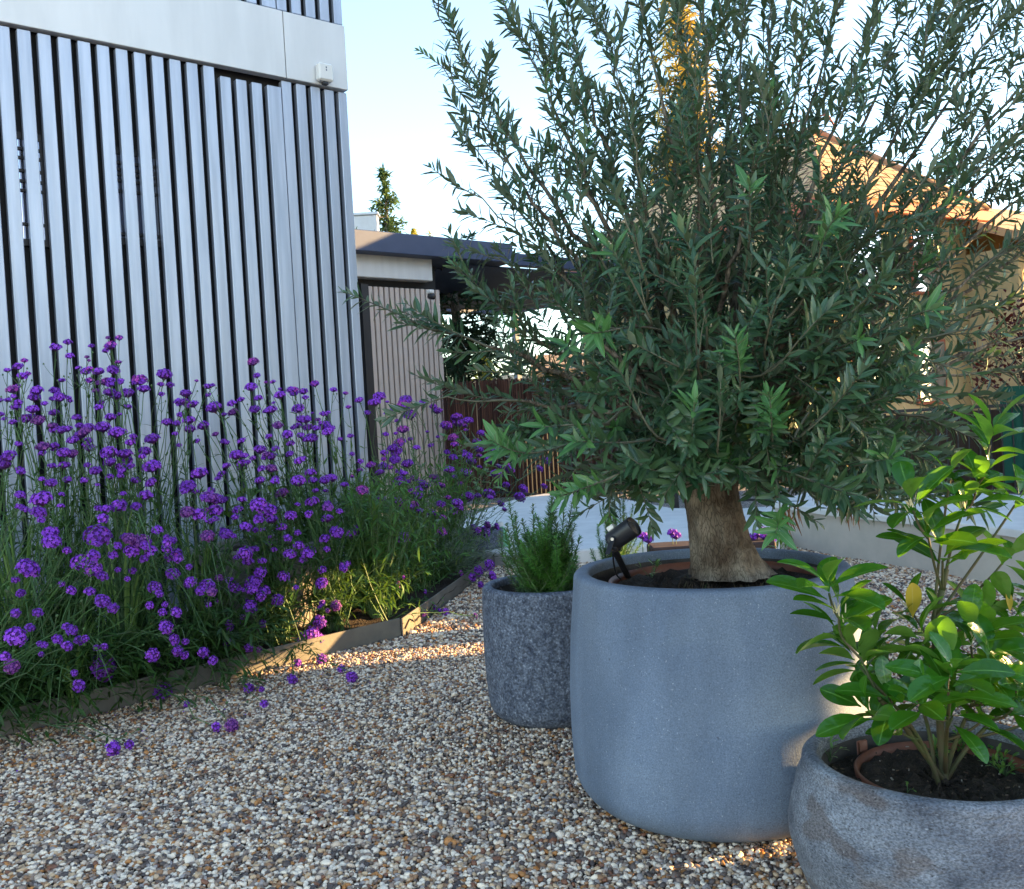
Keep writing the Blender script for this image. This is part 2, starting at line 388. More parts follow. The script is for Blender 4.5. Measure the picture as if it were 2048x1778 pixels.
M['pot_front'] = pmat('weathered_cast_stone', (.060, .068, .090), .85, var=(.235, .25, .28), scale=5.5, detail=12, bump=.9, bscale=85, dist=.008,
                      speck=[(6.5, .58, (.10, .075, .065), .6), (120, .64, (.03, .03, .035), .75), (90, .68, (.42, .43, .45), .4)], grain=(170, .42), stretch=(1, 1, 1.7))
M['inner_wall'] = pmat('damp_shaded_stone', (.03, .027, .025), .85, var=(.075, .065, .058), scale=14, bump=.4, bscale=90, dist=.004)  # shade inside the pots painted in, along with dirt and damp
M['pot_bed'] = pmat('brown_grey_cast_stone', (.15, .14, .13), .85, var=(.24, .225, .20), scale=8, bump=.3, bscale=140, dist=.004,
                    speck=[(120, .66, (.1, .1, .1), .5)])
M['brush'] = islandmat('brushwood_twig', [(0, (.035, .014, .010)), (.3, (.085, .032, .021)), (.6, (.13, .055, .035)), (.85, (.055, .02, .016)), (.97, (.34, .22, .14)), (1, (.34, .22, .14))], .85)
M['pebble'] = islandmat('pebbles', [(0, (.85, .69, .52)), (.18, (.64, .47, .33)), (.27, (.29, .20, .145)), (.38, (.56, .37, .21)), (.49, (.13, .09, .07)), (.59, (.35, .18, .085)),
                                    (.67, (.82, .67, .50)), (.79, (.085, .06, .05)), (.87, (.22, .085, .04)), (.91, (.38, .31, .27)), (.955, (.46, .19, .05))], .55, bump=.15)
M['pebble'].node_tree.nodes['Principled BSDF'].inputs['Roughness'].default_value = .5

# ------------------------------------------------------------------ ground
def groundmat():
    m, t, b = newmat('gravel_base'); l = t.links.new
    tc = N(t, 'ShaderNodeTexCoord')
    v = N(t, 'ShaderNodeTexVoronoi'); v.inputs['Scale'].default_value = 52
    l(tc.outputs['Object'], v.inputs['Vector'])
    r = N(t, 'ShaderNodeValToRGB'); r.color_ramp.interpolation = 'CONSTANT'
    st = [(0, (.58, .55, .5)), (.25, (.4, .37, .34)), (.45, (.5, .41, .32)), (.6, (.2, .19, .19)), (.75, (.62, .6, .58)), (.9, (.28, .17, .11))]
    while len(r.color_ramp.elements) < len(st): r.color_ramp.elements.new(.5)
    for e, (p, c) in zip(r.color_ramp.elements, st): e.position = p
    for e, (p, c) in zip(r.color_ramp.elements, st): e.color = (*c, 1)
    sp = N(t, 'ShaderNodeSeparateColor'); l(v.outputs['Color'], sp.inputs[0]); l(sp.outputs[0], r.inputs[0])
    d = N(t, 'ShaderNodeMapRange'); d.inputs[1].default_value = .25; d.inputs[2].default_value = .62; d.inputs[3].default_value = 1; d.inputs[4].default_value = .15
    l(v.outputs['Distance'], d.inputs[0])
    mu = N(t, 'ShaderNodeMix', data_type='RGBA', blend_type='MULTIPLY'); mu.inputs[0].default_value = 1
    l(r.outputs[0], mu.inputs[6]); l(d.outputs[0], mu.inputs[7]); l(mu.outputs[2], b.inputs['Base Color'])
    bp = N(t, 'ShaderNodeBump'); bp.inputs['Strength'].default_value = .9; bp.inputs['Distance'].default_value = .012; bp.invert = True
    l(v.outputs['Distance'], bp.inputs['Height']); l(bp.outputs[0], b.inputs['Normal'])
    b.inputs['Roughness'].default_value = .7
    return m
M['ground'] = groundmat()
M['earth'] = pmat('dry_ground', (.16, .13, .09), .95, var=(.1, .11, .06), scale=.3)
S_ = 1500
mesh('ground', [(-S_, -S_, -.03), (S_, -S_, -.03), (S_, S_, -.03), (-S_, S_, -.03)], np.array([[0, 1, 2, 3]]), M['earth'])['kind'] = 'structure'
mesh('gravel_bed', [(-20, -40, -.012), (45, -40, -.012), (45, 24, -.012), (-14, 24, -.012)], np.array([[0, 1, 2, 3]]), M['ground'])['kind'] = 'structure'

# lines of the bed: front edging E0->E1, side edging E1->E2
E0 = gz(0, 1478); E1 = gz(815, 1272); E2 = gz(1003, 1122)
eu = unit(E1 - E0); en = np.array([-eu[1], eu[0], 0.0])          # en points back, to the facade
E_1 = E0 - eu * 1.6
# the tall facade: its lower fascia edge gives the wall line
FR_ = at(694, 182, 6.95)
lo_, hi_ = 3.0, 6.9
for _ in range(40):
    mid = (lo_ + hi_) / 2
    if at(0, 44.7, mid)[2] < FR_[2]: lo_ = mid
    else: hi_ = mid
FL_ = at(0, 44.7, mid)
wu = unit((FR_ - FL_) * np.array([1, 1, 0])); wn = np.array([wu[1], -wu[0], 0.0])   # along the wall, out of the wall
ZF = FR_[2]
UP = np.array([0, 0, 1.0])
FB = np.array([FR_[0], FR_[1], 0.0])

# ------------------------------------------------------------------ tools that need the lines above
def proj(P):
    q = CR.T @ (np.asarray(P, float) - np.array([0, 0, CAM_H]))
    return 1024 + FPX * q[0] / -q[2], 889 - FPX * q[1] / -q[2]
def along(P0, d, px):                  # the point of a line at a column of the photograph
    lo, hi = -30.0, 60.0
    ts = np.linspace(-12, 30, 4201); best = None
    for t in ts:
        p = P0 + d * t
        if p[1] < 1: continue
        e = abs(proj(p)[0] - px)
        if best is None or e < best[0]: best = (e, t)
    return P0 + d * best[1]
def onplane(px, py, P0, n):
    d = ray(px, py); c = np.array([0, 0, CAM_H])
    return c + d * (np.dot(P0 - c, n) / np.dot(d, n))
def W(s, d, z): return FB + wu * s + wn * d + UP * z
def wall_s(px, py): return float(np.dot(onplane(px, py, FB, wn) - FB, wu))

# ------------------------------------------------------------------ the slatted house on the left
ZU = at(690, 53.8, 6.95)[2]
house = thing('slatted_house', FB, 'tall building clad in blue grey vertical metal slats with a pale band above them', 'building')
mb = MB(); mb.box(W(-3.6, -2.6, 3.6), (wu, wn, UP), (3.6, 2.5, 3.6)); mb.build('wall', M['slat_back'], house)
s0, s19 = wall_s(33, 50), wall_s(677, 178)
pitch = (s19 - s0) / 19
mb = MB(); mu = MB()
k = -24
while True:
    a = s19 + (k) * pitch
    if a > -.01: break
    wdt = pitch * .66
    if k == -5: wdt = pitch * .93
    b_ = min(a + wdt, -.002)
    top = ZF - .015 - (.05 if -8 <= k <= -5 else 0)
    if b_ - a > .02:
        jd = rng.uniform(-.003, .003)
        mb.box(W((a + b_) / 2, -.025 + jd, top / 2 + .02), (wu, wn, UP), ((b_ - a) / 2, .025, top / 2 - .02), 0, .004)
        mu.box(W((a + b_) / 2, -.02, (ZU + 6.9) / 2), (wu, wn, UP), ((b_ - a) / 2, .02, (6.9 - ZU) / 2 - .012), 0, .004)
    k += 1
mb.build('slat_cladding', M['slat'], house)
mu.build('upper_slat_cladding', M['slat'], house)
sj = wall_s(568, 110)
mb = MB(); mb.box(W((sj - .003 - 7.2) / 2, -.015, (ZF + ZU) / 2), (wu, wn, UP), ((7.2 + sj - .003) / 2, .035, (ZU - ZF) / 2), 0, .003); mb.build('fascia_panel', M['band'], house)
mb = MB(); mb.box(W((sj + .003) / 2, -.015, (ZF + ZU) / 2), (wu, wn, UP), ((-sj - .003) / 2, .035, (ZU - ZF) / 2), 0, .003); mb.build('fascia_panel', M['band'], house)
for (x0, x1, y0, y1) in ((30, 92, 280, 478), (228, 322, 312, 478)):
    a, b_ = wall_s(x0, (y0 + y1) / 2), wall_s(x1, (y0 + y1) / 2)
    zt = onplane((x0 + x1) / 2, y0, FB - wn * .07, wn)[2]; zb = onplane((x0 + x1) / 2, y1, FB - wn * .07, wn)[2]
    mb = MB()
    for zz in np.concatenate([zt - np.cumsum(rng.uniform(.03, .08, 5)), [zt - .5]]):
        mb.box(W((a + b_) / 2, -.074, zz), (wu, wn, UP), ((b_ - a) / 2, .006, .008))
    mb.box(W((a + b_) / 2, -.086, zt + .02), (wu, wn, UP), ((b_ - a) / 2 + .03, .014, .02)); mb.box(W((a + b_) / 2, -.086, zb - .02), (wu, wn, UP), ((b_ - a) / 2 + .03, .014, .02))
    for e_ in (a - .015, b_ + .015): mb.box(W(e_, -.0855, (zt + zb) / 2), (wu, wn, UP), (.016, .0138, (zt - zb) / 2 + .001))
    fr = mb.build('window', M['dark_trim'], house)
    mb = MB(); mb.box(W((a + b_) / 2, -.09, (zt + zb) / 2), (wu, wn, UP), ((b_ - a) / 2, .008, (zt - zb) / 2 - .001)); mb.build('pane', M['glass'], fr)
# small white alarm box on the band
ac = onplane(649, 146, FB + wn * .05, wn)
al = thing('alarm_box', ac, 'small white box fixed to the pale metal band near its right end', 'alarm box')
mb = MB(); mb.box(ac, (wu, wn, UP), (.058, .03, .062), 0, .012); mb.build('housing', M['white_plastic'], al)
mb = MB(); mb.box(ac - UP * .073, (wu, wn, UP), (.02, .018, .011), 0, .004); mb.build('sensor_lens', M['dark_trim'], al)
mb = MB()
for dz in (.012, .03): mb.box(ac + wn * .0305 + UP * dz, (wu, wn, UP), (.004, .0015, .005))
mb.build('indicator', M['charcoal'], al)

# ------------------------------------------------------------------ garden room behind, with its flat roof and louvred pergola
Q = at(742, 569, 16.0); Qb = np.array([Q[0], Q[1], 0]); zq = Q[2]
Qr = along(Qb + UP * zq, wu, 878) ; sr = float(np.dot(Qr - Qb, wu))
def G(s, d, z): return Qb + wu * s + wn * d + UP * z
room = thing('garden_room', Qb, 'beige slatted garden room with a white band under a dark flat roof', 'building')
mb = MB(); mb.box(G(sr / 2 - 1.0, -1.7, zq / 2 + .2), (wu, wn, UP), (sr / 2 + 1.0, 1.6, zq / 2 + .2)); mb.build('wall', M['slat_back'], room)
mb = MB(); n_ = 14; ps = (sr - .05) / n_
for i in range(n_):
    mb.box(G(-.07 + (ps + .01) * (i + .5), -.03, zq / 2), (wu, wn, UP), (ps * .41, .03, zq / 2 - .03), 0, .005)
mb.build('slat_cladding', M['beige_slat'], room)
mb = MB(); mb.box(G(-.145, -.02, zq / 2), (wu, wn, UP), (.07, .06, zq / 2)); mb.build('corner_post', M['dark_trim'], room)
zw = at(722, 510, 16.0)[2]
sw = float(np.dot(along(Qb + UP * zq, wu, 859) - Qb, wu))
mb = MB(); mb.box(G(sw / 2 - 1, -.5, (zq + .1 + zw) / 2), (wu, wn, UP), (sw / 2 + 1, .62, (zw - zq - .1) / 2), 0, .01); mb.build('fascia_panel', M['band'], room)
Pb = at(720, 501, 15.45); Pt = at(720, 458, 15.45)
def Hh(s, d, z): return np.array([Pb[0], Pb[1], 0]) + wu * s + wn * d + UP * z
sp_ = float(np.dot(along(Pb, wu, 1028) - Pb, wu))
mb = MB(); mb.box(Hh((sp_ - 3) / 2, -1.6, (Pb[2] + Pt[2]) / 2), (wu, wn, UP), ((sp_ + 3) / 2, 1.6, (Pt[2] - Pb[2]) / 2), 0, .012); mb.build('roof_slab', M['charcoal'], room)
# camera under the white band
cc = at(861, 592, 15.8)
sc_ = thing('security_camera', cc, 'small black and white camera under the corner of the garden room roof', 'security camera')
mb = MB(); mb.box(cc + UP * .07, (wu, wn, UP), (.05, .05, .03), 0, .01); mb.build('bracket', M['white_plastic'], sc_)
mb = MB(); mb.tube([cc + wn * .08 - UP * .02, cc - wn * .02], [.052, .052], 14); mb.build('body', M['black_metal'], sc_, True)
# pergola: lower frame with louvres
pg = thing('pergola', Hh(sp_ + 1, -1.5, 0), 'dark blue grey louvred pergola roof on slim posts beyond the garden room', 'pergola')
zb = Pb[2] - .04
s_a, s_b = sp_ - 1.2, sp_ + 4.6
mb = MB()
mb.box(Hh((sp_ + .006 + s_b) / 2, -.09, zb + .11), (wu, wn, UP), ((s_b - sp_ - .006) / 2, .09, .11), 0, .01)
mb.box(Hh((s_a + s_b) / 2, -5.6, zb + .02), (wu, wn, UP), ((s_b - s_a) / 2, .09, .13), 0, .01)
mb.box(Hh(s_b + .09, -2.85, zb + .085), (wu, wn, UP), (.088, 2.83, .13), 0, .01)
mb.build('frame', M['charcoal'], pg)
mb = MB()
for i in range(18):
    d = -.4 - i * .28
    ax = unit(wn * .94 + UP * .34); az = np.cross(wu, ax)
    mb.box(Hh((s_a + s_b) / 2, d, zb - .02 - (.03 if d > -3.2 and False else 0)), (wu, ax, az), ((s_b - s_a) / 2 - .1, .088, .012))
mb.build('louvre', M['charcoal'], pg)
for s_, d_ in ((s_b - .05, -.09), (s_b - .05, -5.6)):
    mb = MB(); mb.box(Hh(s_, d_, (zb - .115) / 2), (wu, wn, UP), (.075, .075, (zb - .115) / 2 - .002), 0, .008); mb.build('post', M['charcoal'], pg)

# pale parapet block behind the flat roof
pp = at(735, 470, 21)
wb = thing('white_building', (pp[0] - 1, pp[1] + 2, 0), 'plain pale block showing above the dark flat roof', 'building')
zt = at(735, 430, 21)[2]
xr = at(755, 440, 21)[0]
mb = MB(); mb.aabox((xr - 4, 21, 0), (xr, 21.3, zt), 0, .02); mb.build('wall', M['white_render'], wb)
mb = MB(); mb.aabox((xr - 4.03, 20.97, zt + .002), (xr + .03, 21.33, zt + .06), 0, .01); mb.build('parapet_cap', M['band'], wb)

# ------------------------------------------------------------------ brushwood screen and iron railing at the back
YB = 15.3
x0 = at(886, 800, YB)[0]; x1 = 4.4
ztop = at(890, 767, YB)[2]
fe = thing('brushwood_fence', (x0, YB, 0), 'reddish brown brushwood screen fence behind the black railing', 'fence')
mb = MB(); mb.aabox((x0, YB, 0), (x1, YB + .03, ztop - .05)); mb.build('backing', pmat('brush_backing', (.03, .013, .01), .9), fe)
V = []; F = []
n_ = 1500
xs = np.sort(rng.uniform(x0, x1, n_)); h_ = ztop + rng.normal(0, .018, n_); ww = rng.uniform(.004, .009, n_); lean = rng.normal(0, .02, n_)
yy = YB - .006 - rng.uniform(0, .025, n_)
for i in range(n_):
    b = len(V); a_ = rng.uniform(.0, .25) if rng.random() < .3 else 0
    for (zz, dx) in ((a_, 0), (h_[i], lean[i])):
        V += [(xs[i] + dx - ww[i], yy[i] + .004, zz), (xs[i] + dx, yy[i] - .006, zz), (xs[i] + dx + ww[i], yy[i] + .004, zz)]
    F += [(b, b + 1, b + 4, b + 3), (b + 1, b + 2, b + 5, b + 4)]
mesh('brushwood', np.array(V), np.array(F), M['brush'], fe)
mb = MB()
for zz in (.45, 1.0, 1.55): mb.aabox((x0, YB - .046, zz), (x1, YB - .040, zz + .006))
mb.build('binding_wire', M['dark_trim'], fe)

def railing(name, pts, zt, label, gap=.115, extra=None):
    r_ = thing(name, pts[0], label, 'railing')
    bars = MB(); top = MB(); low = MB()
    for a, b in zip(pts[:-1], pts[1:]):
        a = np.array(a); b = np.array(b); d = unit(b - a); n = np.array([-d[1], d[0], 0]); Ln = np.linalg.norm(b - a)
        top.box((a + b) / 2 + UP * (zt - .02), (d, n, UP), (Ln / 2, .022, .018), 0, .004)
        low.box((a + b) / 2 + UP * .10, (d, n, UP), (Ln / 2, .018, .014))
        t = gap
        while t < Ln - .03:
            bars.box(a + d * t + UP * ((.115 + zt - .04) / 2), (d, n, UP), (.007, .007, (zt - .155) / 2 - .001)); t += gap
    top.build('top_rail', M['black_metal'], r_); low.build('bottom_rail', M['black_metal'], r_)
    bars.build('bars', M['black_metal'], r_)
    for a in pts:
        mb = MB(); mb.box(np.array(a) + UP * ((zt - .041) / 2), (np.array([1, 0, 0]), np.array([0, 1, 0]), UP), (.035, .035, (zt - .041) / 2 - .001)); mb.build('post', M['black_metal'], r_)
    return r_
R0 = gz(934, 992); R1 = gz(1352, 1021); R0b = R0 + unit(R1 - R0) * .62
railing('iron_railing', [R0 * [1, 1, 0], R0b * [1, 1, 0], R1 * [1, 1, 0]], 1.19, 'black iron railing with thin upright bars in front of the brushwood screen')
R2 = np.array([R1[0] + .5, R1[1] - .1, 0]); R3 = np.array([6.2, 10.6, 0])
railing('iron_railing', [R2, (R2 + R3) / 2, R3], 1.10, 'black iron railing running to the right edge behind the white coping')
# dark green windbreak net on the right railing
ga, gb = at(2016, 800, 10.62), at(2100, 800, 10.6)
mb = MB(); mb.aabox((ga[0], 10.78, .2), (ga[0] + .9, 10.80, at(2030, 772, 10.8)[2])); o = mb.build('windbreak_net', pmat('green_net', (.01, .10, .065), .7, bump=.4, bscale=120))
tag(o, 'dark green net panel hung behind the railing at the right edge', 'net')
# low brown screen behind right railing
mb = MB(); mb.aabox((4.42, 12.2, 0), (9, 12.25, 1.02)); o = mb.build('low_screen_fence', pmat('brown_screen', (.045, .026, .018), .9, var=(.09, .05, .03), scale=9, stretch=(8, 8, .6)))
tag(o, 'low dark brown screen behind the right hand railing', 'fence')

# ------------------------------------------------------------------ pale terrace and the low beige wall
def slab(name, outline, z0, z1, mat, parent=None, rnd=.02):
    P = np.array([[p[0], p[1]] for p in outline]); c = P.mean(0); n = len(P)
    if np.sum(P[:, 0] * np.roll(P[:, 1], -1) - P[:, 1] * np.roll(P[:, 0], -1)) < 0: P = P[::-1]
    ins = P + (c - P) / np.linalg.norm(c - P, axis=1)[:, None] * rnd
    V = [(*p, z0) for p in P] + [(*p, z1 - rnd) for p in P] + [(*p, z1) for p in ins]
    F = [np.array([[i, (i + 1) % n, n + (i + 1) % n, n + i] for i in range(n)] + [[n + i, n + (i + 1) % n, 2 * n + (i + 1) % n, 2 * n + i] for i in range(n)]), list(range(2 * n, 3 * n))]
    return mesh(name, np.array(V), F, mat, parent)
ol = [(900, 1068), (930, 1037), (985, 1013), (1040, 995), (1090, 987), (1170, 987), (1250, 998), (1345, 1016), (1470, 1018), (1600, 1008), (1640, 1030), (1560, 1078), (1300, 1090), (1180, 1097), (1050, 1112), (960, 1100)]
t_ = slab('terrace', [gz(x, y, .12) for x, y in ol], -.01, .12, M['white_render'], None, .015)
tag(t_, kind='structure')
fp = [gz(1552, 1087), gz(1679, 1115), gz(1840, 1141), gz(2003, 1171), gz(2230, 1222)]
bk = [p + np.array([1.05, 1.85, 0]) for p in fp[::-1]]; bk[-1] = fp[0] + np.array([.9, 1.2, 0])
lw = thing('low_wall', fp[1], 'low beige rendered wall with a broad white coping at the edge of the gravel', 'wall')
slab('wall', fp + bk, -.02, .325, M['wall_beige'], lw, .004)
cop = [p + np.array([-.03, -.03, 0]) for p in fp] + [p + np.array([.03, .03, 0]) for p in bk]
slab('coping', cop, .327, .375, M['white_render'], lw, .008)

# ------------------------------------------------------------------ sunlit house on the right
M['tile'] = None
def tilemat():
    m, t, b = newmat('roof_tile'); l = t.links.new
    tc = N(t, 'ShaderNodeTexCoord'); br = N(t, 'ShaderNodeTexBrick'); br.inputs['Scale'].default_value = 1
    mp = N(t, 'ShaderNodeMapping'); l(tc.outputs['UV'], mp.inputs[0]); l(mp.outputs[0], br.inputs[0])
    br.inputs['Color1'].default_value = (.50, .30, .14, 1); br.inputs['Color2'].default_value = (.58, .37, .19, 1); br.inputs['Mortar'].default_value = (.16, .07, .04, 1)
    br.inputs['Mortar Size'].default_value = .018; br.inputs['Brick Width'].default_value = .32; br.inputs['Row Height'].default_value = .2
    l(br.outputs['Color'], b.inputs['Base Color']); b.inputs['Roughness'].default_value = .85
    bp = N(t, 'ShaderNodeBump'); bp.inputs['Strength'].default_value = .6; bp.inputs['Distance'].default_value = .03; l(br.outputs['Fac'], bp.inputs['Height']); bp.invert = True
    l(bp.outputs[0], b.inputs['Normal'])
    return m
M['tile'] = tilemat()
M['stone'] = pmat('ochre_stone_wall', (.50, .38, .19), .9, var=(.64, .50, .28), scale=3, bump=.3, bscale=30)
M['eave'] = pmat('red_eave', (.40, .10, .045), .7)
ha = unit(np.array([.87, .49, 0])); hb = np.array([-ha[1], ha[0], 0.0])
HP = at(1645, 385, 15.7); ze = HP[2]; H0 = np.array([HP[0], HP[1], 0])
def HW(a, b, z): return H0 + ha * a + hb * b + UP * z
hs = thing('stone_house', H0, 'sunlit ochre house with a brown tiled hipped roof beyond the olive tree', 'house')
wd = 4.4
mb = MB(); mb.box(HW(wd / 2, 4.0, (ze - .1) / 2), (ha, hb, UP), (wd / 2 - .3, 3.7, (ze - .1) / 2)); mb.build('wall', M['stone'], hs)
def roofpoly(name, polys, parent):
    V = []; F = []; UVs = []
    for P in polys:
        P = [np.array(p) for p in P]; n = unit(np.cross(P[1] - P[0], P[-1] - P[0])); 
        if n[2] < 0: n = -n
        hu = unit(np.cross(UP, n)); hv = np.cross(n, hu); b = len(V)
        for p in P: V.append(p); UVs.append((np.dot(p, hu), np.dot(p, hv)))
        for p in P: V.append(p - n * .14); UVs.append((np.dot(p, hu), np.dot(p, hv)))
        k = len(P)
        F.append(list(range(b, b + k))); F.append(list(range(b + 2 * k - 1, b + k - 1, -1)))
        for i in range(k): F.append([b + i, b + k + i, b + k + (i + 1) % k, b + (i + 1) % k])
    return mesh(name, np.array(V), F, M['tile'], parent, uv=np.array(UVs))
za = at(1642, 248, 18.3)[2]
A = HW(wd / 2, wd / 2, za); B = HW(wd / 2, 7.0, za)
rf = roofpoly('roof', [[HW(0, 0, ze), HW(wd, 0, ze), A], [HW(0, 8, ze), HW(0, 0, ze), A, B], [HW(wd, 0, ze), HW(wd, 8, ze), B, A]], hs)
mb = MB()
for a_, b_ in ((HW(0, 0, ze), A), (HW(wd, 0, ze), A), (A, B)): mb.tube([a_ + UP * .0, b_ + UP * .03], [.075, .075], 8)
mb.build('ridge_tiles', pmat('ridge_tile', (.46, .26, .14), .85, var=(.36, .19, .10), scale=9), rf, True)
mb = MB(); mb.box(HW(wd / 2, -.03, ze - .16), (ha, hb, UP), (wd / 2 + .03, .06, .10), 0, .02); mb.box(HW(-.03, 4.05, ze - .16), (ha, hb, UP), (.06, 3.98, .10), 0, .02); mb.build('eave_board', M['eave'], hs)
# lower wing to the right
zw2 = at(1990, 470, 16.5)[2]
mb = MB(); mb.box(HW(wd + 3.2, 2.2, (zw2 - .1) / 2), (ha, hb, UP), (3.5, 2.9, (zw2 - .1) / 2)); mb.box(HW(wd + 3.2, 3.3, (zw2 + 1.0) / 2), (ha, hb, UP), (3.45, 1.7, (zw2 + 1.0) / 2)); mb.build('wing_wall', M['stone'], hs)
roofpoly('wing_roof', [[HW(wd - .5, -1.1, zw2), HW(wd + 7.2, -1.1, zw2), HW(wd + 7.2, 2.4, zw2 + 1.5), HW(wd - .5, 2.4, zw2 + 1.5)]], hs)
mb = MB(); mb.tube([HW(wd - .5, -1.16, zw2 - .08), HW(wd + 7.2, -1.16, zw2 - .08)], [.09, .09], 10); mb.build('gutter', M['eave'], hs, True)
for a_ in (.55, 1.75, 2.95, 4.15):
    mb = MB(); mb.lathe(HW(wd - .35 + a_, -.95, 0), [(.17, 0), (.17, .1), (.12, .2), (.11, zw2 - .5), (.16, zw2 - .35), (.16, zw2 - .22)], 14); mb.build('column', M['stone'], hs, True)
for a_, z_ in ((1.2, 1.2), (2.9, 1.2), (1.3, 3.2), (2.9, 3.2)):
    mb = MB(); mb.box(HW(a_, .285, z_ + .5), (ha, hb, UP), (.42, .03, .6), 0, .01); f_ = mb.build('window', M['eave'], hs)
    mb = MB(); mb.box(HW(a_, .252, z_ + .5), (ha, hb, UP), (.36, .01, .54)); mb.build('pane', M['glass'], f_)
mb = MB()
a_ = at(1560, 252, 18.3); b_ = at(1655, 228, 18.3); c_ = at(1672, 258, 18.3)
mb.tube([a_, b_], [.02, .02], 5); mb.tube([b_, c_], [.02, .02], 5); mb.tube([A, b_], [.02, .02], 5); mb.build('aerial', M['eave'], hs)

# far low house seen between the branches
fh = thing('far_house', (1.5, 30, 0), 'distant cream house with an orange tiled roof just above the brushwood screen', 'house')
za_ = at(1100, 745, 30)[2]; zb_ = at(1100, 700, 30)[2]; xa, xb = at(955, 750, 30)[0], at(1300, 750, 30)[0]
mb = MB(); mb.aabox((xa, 30, 0), (xb, 34, za_)); mb.build('wall', pmat('cream_wall', (.62, .55, .42), .9), fh)
roofpoly('roof', [[(xa + 1.6, 29.5, za_ + .05), (xb + .3, 29.5, za_ + .05), (xb + .3, 32, zb_), (xa + 1.9, 32, zb_)], [(xb + .3, 34.5, za_ + .05), (xa + 1.6, 34.5, za_ + .05), (xa + 1.9, 32, zb_), (xb + .3, 32, zb_)]], fh)

# ------------------------------------------------------------------ trees of the background
def sprays(lv, c, d, n, L0, W0, spread):
    for _ in range(n):
        p = c + rng.standard_normal(3) * spread
        lv.add(p, unit(d + rng.standard_normal(3) * .7), rvec(), L0 * rng.uniform(.6, 1.3), W0 * rng.uniform(.7, 1.2), .2, .2)
def conifer(name, base, h, rad, label, leaf, L0, W0, nbr, per, zlow=.0, droop=.25, irregular=.3):
    t = thing(name, base, label, 'tree')
    base = np.array(base, float)
    mb = MB(); mb.tube([base, base + UP * h * .5 + np.array([.05, 0, 0]), base + UP * h * .98], [rad * .13, rad * .08, .015], 8)
    br = mb; lv = Leaves()
    for i in range(nbr):
        f = zlow + (1 - zlow) * rng.random() ** .9
        z = f * h; rr = rad * (1 - f) ** .8 * rng.uniform(1 - irregular, 1 + irregular * .6) + .05
        a = rng.uniform(0, 2 * math.pi); d = np.array([math.cos(a), math.sin(a), rng.uniform(-.25, .3)])
        p0 = base + UP * z; p1 = p0 + d * rr - UP * rr * droop * rng.random()
        br.tube([p0, (p0 + p1) / 2 + UP * .06 * rr, p1], [.02, .012, .004], 4, cap=False)
        for q in np.linspace(.25, 1, max(2, int(per * rr / rad))):
            pt = p0 + (p1 - p0) * q
            for _ in range(4):
                dd = unit(d * .7 + rng.standard_normal(3) * .55)
                lv.add(pt + rng.standard_normal(3) * rr * .05, dd, UP + rvec() * .5, L0 * rng.uniform(.6, 1.3), W0, .2, .2)
    lv.build('crown', leaf, t, NEEDLE)
    br.build('trunk', M['bark'], t, True)
    return t
M['gold_needle'] = leafmat('golden_needles', (.42, .31, .05), (.60, .46, .10), (.42, .32, .06), (.6, .45, .08), .3, .6)
M['green_needle'] = leafmat('green_needles', (.03, .075, .03), (.07, .13, .045), (.05, .09, .04), (.15, .25, .05), .25, .6)
M['pine_needle'] = leafmat('pine_needles', (.018, .05, .028), (.03, .075, .04), (.03, .06, .035), (.08, .15, .05), .2, .6)
M['plum_leaf'] = leafmat('dark_red_leaf', (.05, .012, .016), (.085, .02, .022), (.06, .02, .02), (.25, .04, .03), .25, .5)
M['yellow_leaf'] = leafmat('yellow_green_leaf', (.25, .24, .02), (.40, .34, .04), (.3, .28, .04), (.5, .5, .05), .3, .5)
b = at(1398, 845, 23); conifer('golden_conifer', (b[0], b[1], 0), at(1398, -120, 23)[2], 1.6, 'tall conifer with golden sunlit needles rising behind the olive tree', M['gold_needle'], .22, .05, 560, 16, .12, .25, .6)
b = at(797, 845, 30); conifer('green_conifer', (b[0], b[1], 0), at(795, 338, 30)[2], 1.75, 'narrow pointed conifer standing alone above the dark flat roof', M['green_needle'], .22, .06, 300, 15, .2, -.05, .8)
b = at(846, 845, 33); conifer('yellow_bush', (b[0], b[1], 0), at(846, 452, 33)[2], .5, 'yellow green treetop showing over the flat roof beside the pointed conifer', M['yellow_leaf'], .22, .06, 130, 7, .5)
b = at(884, 845, 34); conifer('yellow_bush', (b[0], b[1], 0), at(884, 464, 34)[2], .42, 'pale yellow treetop with sparse twigs, right of its greener neighbour above the flat roof', M['yellow_leaf'], .2, .05, 80, 6, .5)
